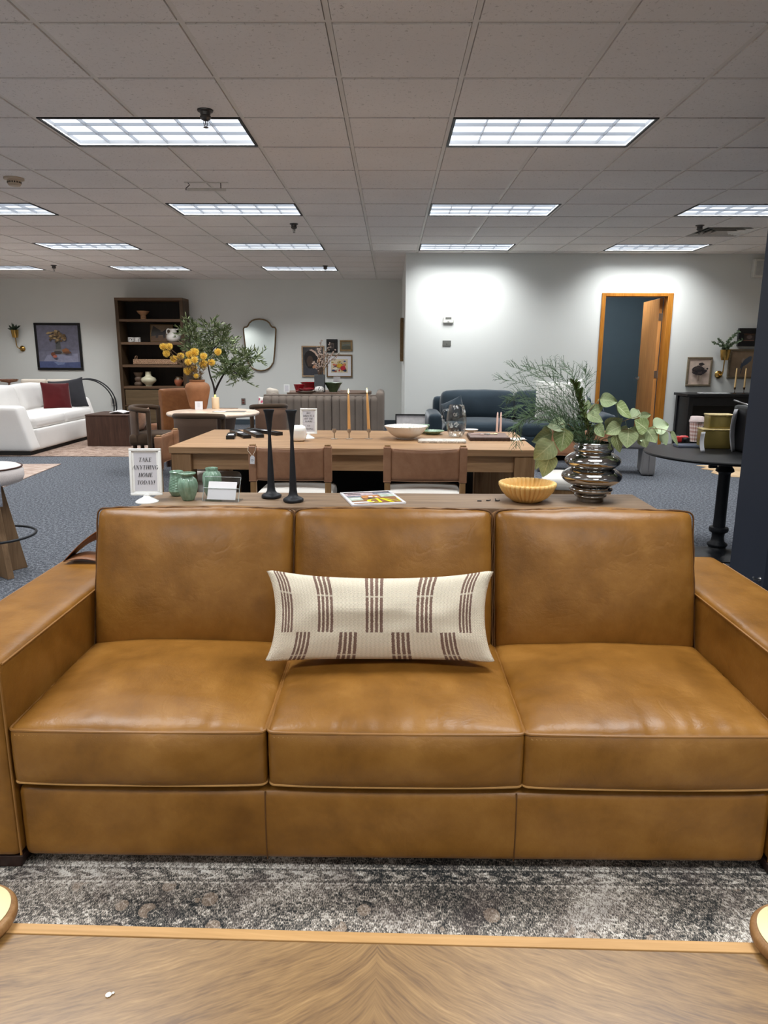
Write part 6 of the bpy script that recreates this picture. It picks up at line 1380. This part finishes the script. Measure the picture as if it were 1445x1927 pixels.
o = MB().lathe([(0, 0), (.06, 0), (.07, .02), (.12, .11), (.14, .14), (.132, .138), (.07, .04), (0, .03)], n=90, fl=sca(28, .05, 4)).build('green_bowl', M_greendk, loc=ftp(627, 11.2), smooth=60); tag(o, 'dark green scalloped bowl beside the grey square vase', 'bowl')
q = ftp(634, 11.5); c = thing('table_card', 'white menu card standing behind the dark green bowl', 'card', q); MB().box((0, 0, .11), (.11, .004, .22), rx3(-.08)).build('card_sheet', M_paper, c, None); MB().box((0, -.004, .1), (.05, .003, .06), rx3(-.08)).build('print', plain('grey_ink', rgb(180, 180, 184), .7), c, None)
q = ftp(537, 10.95); q.z = .776; q = Vector((q.x + .02, 10.95, .776))
c = thing('small_frame', 'small white standing frame at the end of the table behind the banquette', 'frame', q); MB().box((0, 0, .06), (.085, .012, .12), rx3(-.12)).build('frame', M_signw, c, None); MB().box((0, -.006, .06), (.06, .006, .09), rx3(-.12)).build('card', M_signp, c, None)
q = at(515, 740, 11.3); r = thing('beige_chair', 'beige upholstered chair beside the banquette with a pink pillow', 'chair', (q.x - .02, 11.3, 0), math.radians(-70))
cushion(MB(), (0, 0, .60), (.5, .12, .44), r=.05, n=(8, 4, 8)).build('backrest', M_beige, r, 60); cushion(MB(), (0, .25, .40), (.5, .5, .12), r=.04, n=(8, 8, 4)).build('seat', M_beige, r, 60)
for sx_ in (-1, 1):
    for y_ in (0, .42): MB().bx(sx_ * .2 - .018, sx_ * .2 + .018, y_ - .018, y_ + .018, 0, .36).build('leg', M_oakch, r)
q = at(502, 741, 11.0); mb = MB(); pillow(mb, .3, .24, .12, n=14)
t = NT('cream_pillow_with_pink_print'); v = t.coord(); M_ppl = t.bsdf(t.ramp(t.vor(v, 12, 'F1', 0), [(.28, rgb(206, 96, 120)), (.36, rgb(230, 222, 214))]), .9)
o = mb.build('throw_pillow', M_ppl, smooth=70, loc=(q.x, 11.02, .60), rot=(math.radians(-20), 0, math.radians(-10))); o.location.z = .585; tag(o, 'cream pillow with pink print on the beige chair by the banquette', 'pillow')
# ------------------------------------------------------------------ blue sofa and the wall behind it
M_blue = fabric('ink_blue_velvet', rgb(44, 56, 65), 240, .2, .2, .45)
bs = thing('blue_sofa', 'dark blue velvet sofa against the white wall beside the door', 'sofa', (1.68, 9.66, 0))
hw = 1.20
cushion(MB(), (0, 0, .20), (2 * hw - .3, .92, .26), r=.03, n=(16, 8, 5)).build('frame', M_blue, bs, 60)
for s_ in (-1, 1): cushion(MB(), (s_ * (hw - .09), -.02, .33), (.19, .96, .54), r=.06, top=.012, n=(5, 10, 8)).build('arm', M_blue, bs, 60)
cushion(MB(), (0, .40, .48), (2 * hw - .2, .16, .60), r=.06, n=(16, 5, 8)).build('back_frame', M_blue, bs, 60)
for k, s_ in enumerate((-1, 1)):
    cushion(MB(), (s_ * .50, -.06, .39), (.985, .80, .17), r=.05, top=.05, front=.03, side=.02, n=(16, 12, 5), wr=.008, seed=k).build('seat_cushion', M_blue, bs, 60)
    cushion(MB(), (s_ * .50, .24, .65), (.985, .22, .40), r=.07, top=.03, front=.06, side=.02, n=(16, 6, 8), wr=.012, seed=k + 5, rot=rx3(math.radians(-12))).build('back_cushion', M_blue, bs, 60)
for sx_ in (-1, 1):
    for sy_ in (-1, 1): MB().cyl((sx_ * (hw - .14), sy_ * .38, 0), .02, .08, 12, .026).build('leg', M_darkwood, bs)
q = at(850, 768, 9.45); throw('throw_pillow', 'blue velvet throw pillow against the arm of the blue sofa', (q.x + .02, 9.47, .63), .31, .30, .14, M_blue, (math.radians(-18), math.radians(-24), math.radians(-30)), pinch=.06)
t = NT('cream_pillow_grid_print'); uv = t.coord('UV'); ux, uy, _ = t.sep(uv)
gr = t.math('MAXIMUM', t.math('GREATER_THAN', t.math('FRACT', t.math('MULTIPLY', ux, 12)), .9), t.math('GREATER_THAN', t.math('FRACT', t.math('MULTIPLY', uy, 12)), .9)); M_wgrid = t.bsdf(t.mix(t.math('MULTIPLY', gr, .35), rgb(232, 230, 224), rgb(150, 150, 146)), .9)
throw('throw_pillow', 'cream patterned pillow on the blue sofa behind the fern', (2.17, 9.47, .75), .58, .54, .17, M_wgrid, (math.radians(-14), math.radians(4), math.radians(6)), pinch=.05, ear=.01)
throw('throw_pillow', 'plain white pillow corner behind the cream patterned pillow', (2.36, 9.60, .77), .52, .50, .13, fabric('white_cotton', rgb(234, 232, 228), 300, .2, .03), (math.radians(-14), math.radians(-8), math.radians(10)), pinch=.1, ear=.04)
mb = MB(); gq = random.Random(8)
for k in range(40): a = gq.uniform(0, 2 * PI); rr_ = gq.uniform(0, 1) ** .5; mb.sphere((.20 * rr_ * math.cos(a), .13 * rr_ * math.sin(a), .075 + .06 * (1 - rr_) + gq.uniform(0, .02)), .06, 8, 6)
o = mb.build('chunky_throw', fabric('dark_chunky_wool', rgb(58, 70, 82), 90, .5, .2), loc=(2.62, 9.72, .535), smooth=80); tag(o, 'dark chunky bundled throw at the arm end of the blue sofa', 'throw')
q = at(780, 780, 10.1)
picture('leaning_frame', 'large black frame with blank pale picture leaning on the wall beside the blue sofa', (.29, YN - .035, .262), .46, .51, .018, M_blkfr, [((208, 202, 200), None), ((40, 44, 44), [(.55, .52), (.82, .52), (.82, .70), (.55, .70)])], lean=math.radians(-5), depth=.03, mat=M_paper, matw=.004)
# ------------------------------------------------------------------ black console by the partition
M_bcons = plain('black_painted_wood', rgb(24, 24, 26), .45, var=.1)
kc = thing('black_console', 'black open console cabinet against the wall under the feather picture', 'console', (4.62, 9.98, 0))
z1 = .84; MB().bx(-.64, .64, -.24, .24, z1 - .035, z1).build('table_top', M_bcons, kc, bevel=.004)
for s_ in (-1, 1): 
    for y_ in (-.2, .2): MB().bx(s_ * .58 - .03, s_ * .58 + .03, y_ - .03, y_ + .03, 0, z1 - .035).build('leg', M_bcons, kc, bevel=.003)
    MB().bx(s_ * .58 - .012, s_ * .58 + .012, -.17, .17, .12, z1 - .05).build('side_panel', M_bcons, kc)
MB().bx(-.57, .57, .16, .185, .12, z1 - .035).build('back_panel', M_bcons, kc); MB().bx(-.56, .56, -.2, .2, .1, .13).build('shelf', M_bcons, kc)
MB().bx(-.56, .56, -.205, -.18, z1 - .16, z1 - .035).build('drawer', M_bcons, kc, bevel=.003)
o = MB().bx(-.2, .2, -.06, .06, 0, .006).build('runner', M_paper, loc=(4.42, 9.95, z1)); tag(o, 'white paper sheet lying on the black console', 'paper')
M_ywax = plain('ivory_wax', rgb(214, 180, 126), .5)
for k, (px, lb) in enumerate(((1381, 'ivory taper in a small holder on the black console, nearer the door'), (1398.5, 'ivory taper in a small holder on the black console, beside the partition'))):
    q = at(px, 745, 9.9); qp = Vector((q.x, 9.9, z1))
    hh_ = thing('taper_holder', 'bronze taper holder on the black console ' + ('nearer the door' if k == 0 else 'beside the partition'), 'candle holder', qp, 0, 'bronze taper holders on the black console')
    MB().lathe([(0, 0), (.025, 0), (.024, .004), (.004, .008), (.004, .05), (.012, .06), (.015, .085), (.011, .085), (0, .07)], n=20).build('holder', plain('dark_bronze', rgb(92, 70, 50), .4, .8), hh_, 50)
    taper(lb, qp + Vector((0, 0, .072)), .27, M_ywax, 0, False, 'ivory tapers on the black console', .012)
M_olfr = wood('grey_brown_frame', rgb(98, 86, 68), rgb(122, 108, 88), rgb(140, 126, 104), 'X', 2, .5)
dk = (58, 50, 50); fb = [((206, 184, 168), None)]
for k in range(40): a = g.uniform(0, 2 * PI); rr_ = g.uniform(0, 1) ** .6; fb.append(([dk, (72, 60, 58), (46, 42, 44)][k % 3], blob(.48 + .26 * rr_ * math.cos(a), .54 + .15 * rr_ * math.sin(a), .11, .06, 8, .3, 90 + k)))
fb += [(dk, blob(.55, .80, .14, .06, 10, .2, 2)), (dk, blob(.84, .62, .05, .04)), (dk, [(.52, .6), (.55, .6), (.57, .8), (.54, .8)]), ((150, 132, 116), [(.4, .12), (.62, .12), (.64, .36), (.36, .36)]), ((120, 100, 88), [(.44, .14), (.5, .14), (.5, .34), (.42, .34)])]
picture('framed_print', 'brown framed print of a dark flower bouquet beside the door', (4.31, YN - .002, 1.124), .345, .40, .026, M_olfr, fb)
picture('framed_miniature', 'small deep black frame with a tiny portrait above the feather picture', (4.945, YN - .002, 1.595), .30, .245, .075, M_blkfr, [((70, 60, 56), None), ((110, 96, 90), blob(.55, .55, .25, .3)), ((170, 118, 96), [(0, .93), (1, .93), (1, 1), (0, 1)]), ((170, 118, 96), [(0, 0), (1, 0), (1, .07), (0, .07)])], depth=.05)
picture('framed_print', 'brown framed blue feather print behind the two ivory tapers', (4.985, YN - .002, 1.235), .56, .405, .026, M_olfr, [((150, 128, 104), None), ((86, 96, 112), [(.27, .30), (.30, .5), (.40, .68), (.52, .80), (.58, .78), (.56, .62), (.46, .48), (.36, .4)]), ((70, 78, 94), [(.29, .12), (.31, .12), (.36, .45), (.34, .45)]), ((170, 150, 134), [(.3, .6), (.34, .72), (.38, .7), (.33, .52)])])
q = at(1351, 705, YN); wall_planter('brass wall planter with airy green sprigs beside the flower print', (q.x, YN - .001, q.z), plain('sprig_green', rgb(96, 112, 84), .55, var=.25, scale=30), True, 1.0, -1, 5, .25)
# ------------------------------------------------------------------ grey waterfall bench
M_gvel = fabric('grey_velvet', rgb(116, 114, 114), 200, .3, .15, .5)
gb = thing('waterfall_bench', 'grey velvet waterfall bench on the carpet beyond the mirrored vase', 'bench', (2.42, 8.45, 0), math.radians(-13))
cushion(MB(), (0, 0, .37), (1.32, .52, .13), r=.03, top=.012, n=(14, 8, 4)).build('seat', M_gvel, gb, 60)
for s_ in (-1, 1):
    lg = cushion(MB(), (s_ * .585, 0, .165), (.15, .52, .31), r=.025, n=(4, 8, 6)).build('leg_panel', M_gvel, gb, 60)
    MB().tube([(s_ * .585, -.262, .01), (s_ * .585, -.262, .30)], .003, 5).build('seam', plain('grey_seam', rgb(104, 102, 104), .8), lg)
# ------------------------------------------------------------------ black pedestal table and what stands on it
PT = Vector((2.262, 4.80, 0)); PZ = .715
pt_ = thing('pedestal_table', 'round black table on a turned iron pedestal beside the navy partition', 'table', PT)
MB().lathe([(0, PZ - .022), (.50, PZ - .022), (.525, PZ - .016), (.53, PZ - .006), (.526, PZ), (0, PZ)], n=80).build('table_top', plain('black_table_top', rgb(20, 20, 21), .45, var=.1, spec=.25), pt_, 50)
MB().lathe([(0, 0), (.20, 0), (.205, .008), (.15, .018), (.10, .03), (.062, .045), (.055, .06), (.066, .075), (.066, .085), (.045, .1), (.04, .13), (.042, .16), (.060, .17), (.064, .185), (.060, .2), (.040, .205), (.0385, .30), (.038, .57), (.040, .578), (.060, .59), (.056, .605), (.044, .62), (.043, PZ - .06), (.05, PZ - .022), (0, PZ - .022)], n=40).build('pedestal', M_blackiron, pt_, 60)
mb = MB(); mb.box((-.22, -.3, PZ - .04), (.05, .02, .035)); mb.build('clamp', M_blackiron, pt_)
def ptp(px, py): q = on(px, py, PZ); return q
M_tin = plain('gold_tin', rgb(150, 132, 72), .38, .55, var=.05); M_tinl = plain('pale_gold_tin_lid', rgb(206, 184, 130), .4, .4, var=.04)
q = ptp(1349, 845)
def tin(label, c, w_, d_, h_, rz):
    r = thing('gold_tin', label, 'tin', c, rz, 'gold tins on the black table')
    cushion(MB(), (0, 0, h_ / 2), (w_, d_, h_), r=.008, n=(4, 4, 4)).build('body', M_tin, r, 50)
    cushion(MB(), (0, 0, h_ + .005), (w_ + .006, d_ + .006, .012), r=.004, n=(4, 4, 2)).build('lid', M_tinl, r, 50)
    for x in (-.18, .18): MB().tube([(x * w_ - .006, -d_ / 2 - .002, h_), (x * w_ + .006, -d_ / 2 - .002, h_)], .0035, 6).build('hinge', M_tin, r)
    return r
k1 = mpp(Vector((2.2, 4.5, PZ)))
TC = Vector((q.x, q.y + .06, PZ)); tin('larger gold tin at the bottom of the stack on the black table', TC, .198, .12, .128, math.radians(-4))
tin('smaller gold tin stacked on the larger gold tin', TC + Vector((.025, .012, .140)), .168, .11, .088, math.radians(-4))
q = ptp(1300, 842); nb = thing('notebook', 'thin blue grey notebook under the checked cup', 'notebook', (q.x, q.y + .03, PZ), math.radians(-3)); MB().bx(-.09, .085, -.05, .07, 0, .016).build('cover', plain('slate_notebook', rgb(78, 86, 102), .5), nb, bevel=.002); MB().bx(-.086, .082, -.0505, .066, .003, .013).build('pages', plain('notebook_pages', rgb(110, 116, 128), .8), nb)
t = NT('blush_gingham'); uv = t.coord('UV'); ux, uy, _ = t.sep(uv)
s1 = t.math('GREATER_THAN', t.math('FRACT', t.math('MULTIPLY', ux, 16)), .5); s2 = t.math('GREATER_THAN', t.math('FRACT', t.math('MULTIPLY', uy, 5.5)), .5)
M_ging = t.bsdf(t.ramp(t.math('MULTIPLY', t.math('ADD', s1, s2), .5), [(.0, rgb(240, 230, 226)), (.5, rgb(212, 182, 172)), (1.0, rgb(176, 134, 122))]), .4)
q = ptp(1310, 836); CP = Vector((q.x + .005, q.y + .04, PZ + .016)); cp = thing('paper_cup', 'pink checked paper cup with a lid on the black table', 'cup', CP)
MB().lathe([(.036, 0), (.050, .148)], n=48).build('cup', M_ging, cp, 60)
M_lid = plain('blush_lid_plastic', rgb(216, 198, 194), .4); mb = MB().lathe([(0, .143), (.053, .143), (.055, .152), (.051, .155), (.051, .161), (.048, .164), (.046, .182), (.042, .185), (.037, .179), (0, .177)], n=40); mb.build('lid', M_lid, cp, 50)
MB().cyl((0, 0, .0), .0365, .003, 32).build('base', M_lid, cp)
q = ptp(1284, 838); tm = thing('tape_measure', 'red and black tape measure on the black table', 'tape measure', (q.x - .002, q.y + .03, PZ + .0165), math.radians(12))
cushion(MB(), (0, 0, .026), (.10, .05, .05), r=.014, n=(6, 4, 4)).build('body', plain('red_tool_plastic', rgb(190, 44, 44), .35), tm, 60)
mb = MB(); mb.box((.022, -.004, .020), (.064, .05, .038)); mb.box((-.03, -.0, .05), (.03, .03, .008)); mb.sphere((.012, -.026, .026), .016, 12, 8, (1, 1, 1)); mb.build('grip', plain('black_rubber', rgb(26, 24, 24), .6), tm, bevel=.005)
def paper(label, c, w_, h_, rot, bend=.01):
    mb = MB(); mb.grid(lambda u, v_: Vector((-w_ / 2 + w_ * u, bend * math.sin(PI * v_), h_ * v_)), 4, 8); o = mb.build('paper_sheet', M_paper, loc=c, rot=rot, solid=.0012); return tag(o, label, 'paper')
q = ptp(1319, 851); paper('narrow white paper propped beside the larger gold tin, cup side', (q.x + .012, q.y + .0, PZ + .001), .05, .135, (math.radians(-4), 0, math.radians(36)))
q = ptp(1384, 850); paper('white curled paper propped between the gold tins and the black machine', (q.x, q.y + .02, PZ + .001), .09, .285, (math.radians(-2), 0, math.radians(42)), .02)
cm = thing('countertop_machine', 'black machine with a chrome frame partly behind the navy partition', 'machine', (at(1388, 800, 4.86).x + .11, 4.86, PZ), 0)
cushion(MB(), (0, 0, .155), (.20, .22, .31), r=.02, n=(5, 5, 6)).build('body', plain('black_machine_plastic', rgb(16, 16, 18), .35), cm, 60)
mb = MB()
for s_ in (-1, 1): mb.tube([(s_ * .105, -.125, .20), (s_ * .105, -.125, .32), (s_ * .105, .1, .34)], .005, 8)
mb.tube([(-.105, -.125, .32), (.105, -.125, .32)], .005, 8); mb.tube([(-.105, -.125, .2), (.105, -.125, .2)], .005, 8); mb.build('chrome_rail', M_chrome, cm, 80)
# cowhide
t = NT('tan_hide'); v = t.coord(); M_hide = t.bsdf(t.ramp(t.noise(v, 3, 4), [(.35, rgb(176, 138, 98)), (.6, rgb(222, 196, 160))]), .9, 0, t.bump(t.noise(v, 160, 2), .4, .004), spec=.1)
hg = random.Random(6); pts = []
for k in range(44): a = 2 * PI * k / 44; rr_ = (1.0 + .18 * math.sin(2 * a + .4)) * (1 + hg.uniform(-.10, .10) + (.12 if k % 4 == 0 else 0)); pts.append((1.25 * rr_ * math.cos(a), .85 * rr_ * math.sin(a)))
o = MB().prism(pts, .0005, .006).build('hide_rug', M_hide, loc=(5.2, 8.62, 0)); tag(o, 'tan hide rug on the carpet behind the black pedestal table', 'rug')
# chrome stop on the partition
q = at(1437, 1090, 3.66); r = thing('wall_hook', 'small chrome hook low on the navy partition', 'hook', (1.972, 3.66, q.z), -PI / 2)
mb = MB(); mb.tube([(0, 0, 0), (0, -.03, 0), (0, -.036, .012)], .006, 10); mb.build('hook', M_chrome, r, 80); MB().lathe([(0, 0), (.013, 0), (.011, .005), (0, .006)], n=20).build('plate', M_chrome, r, 60, rot=(PI / 2, 0, 0))
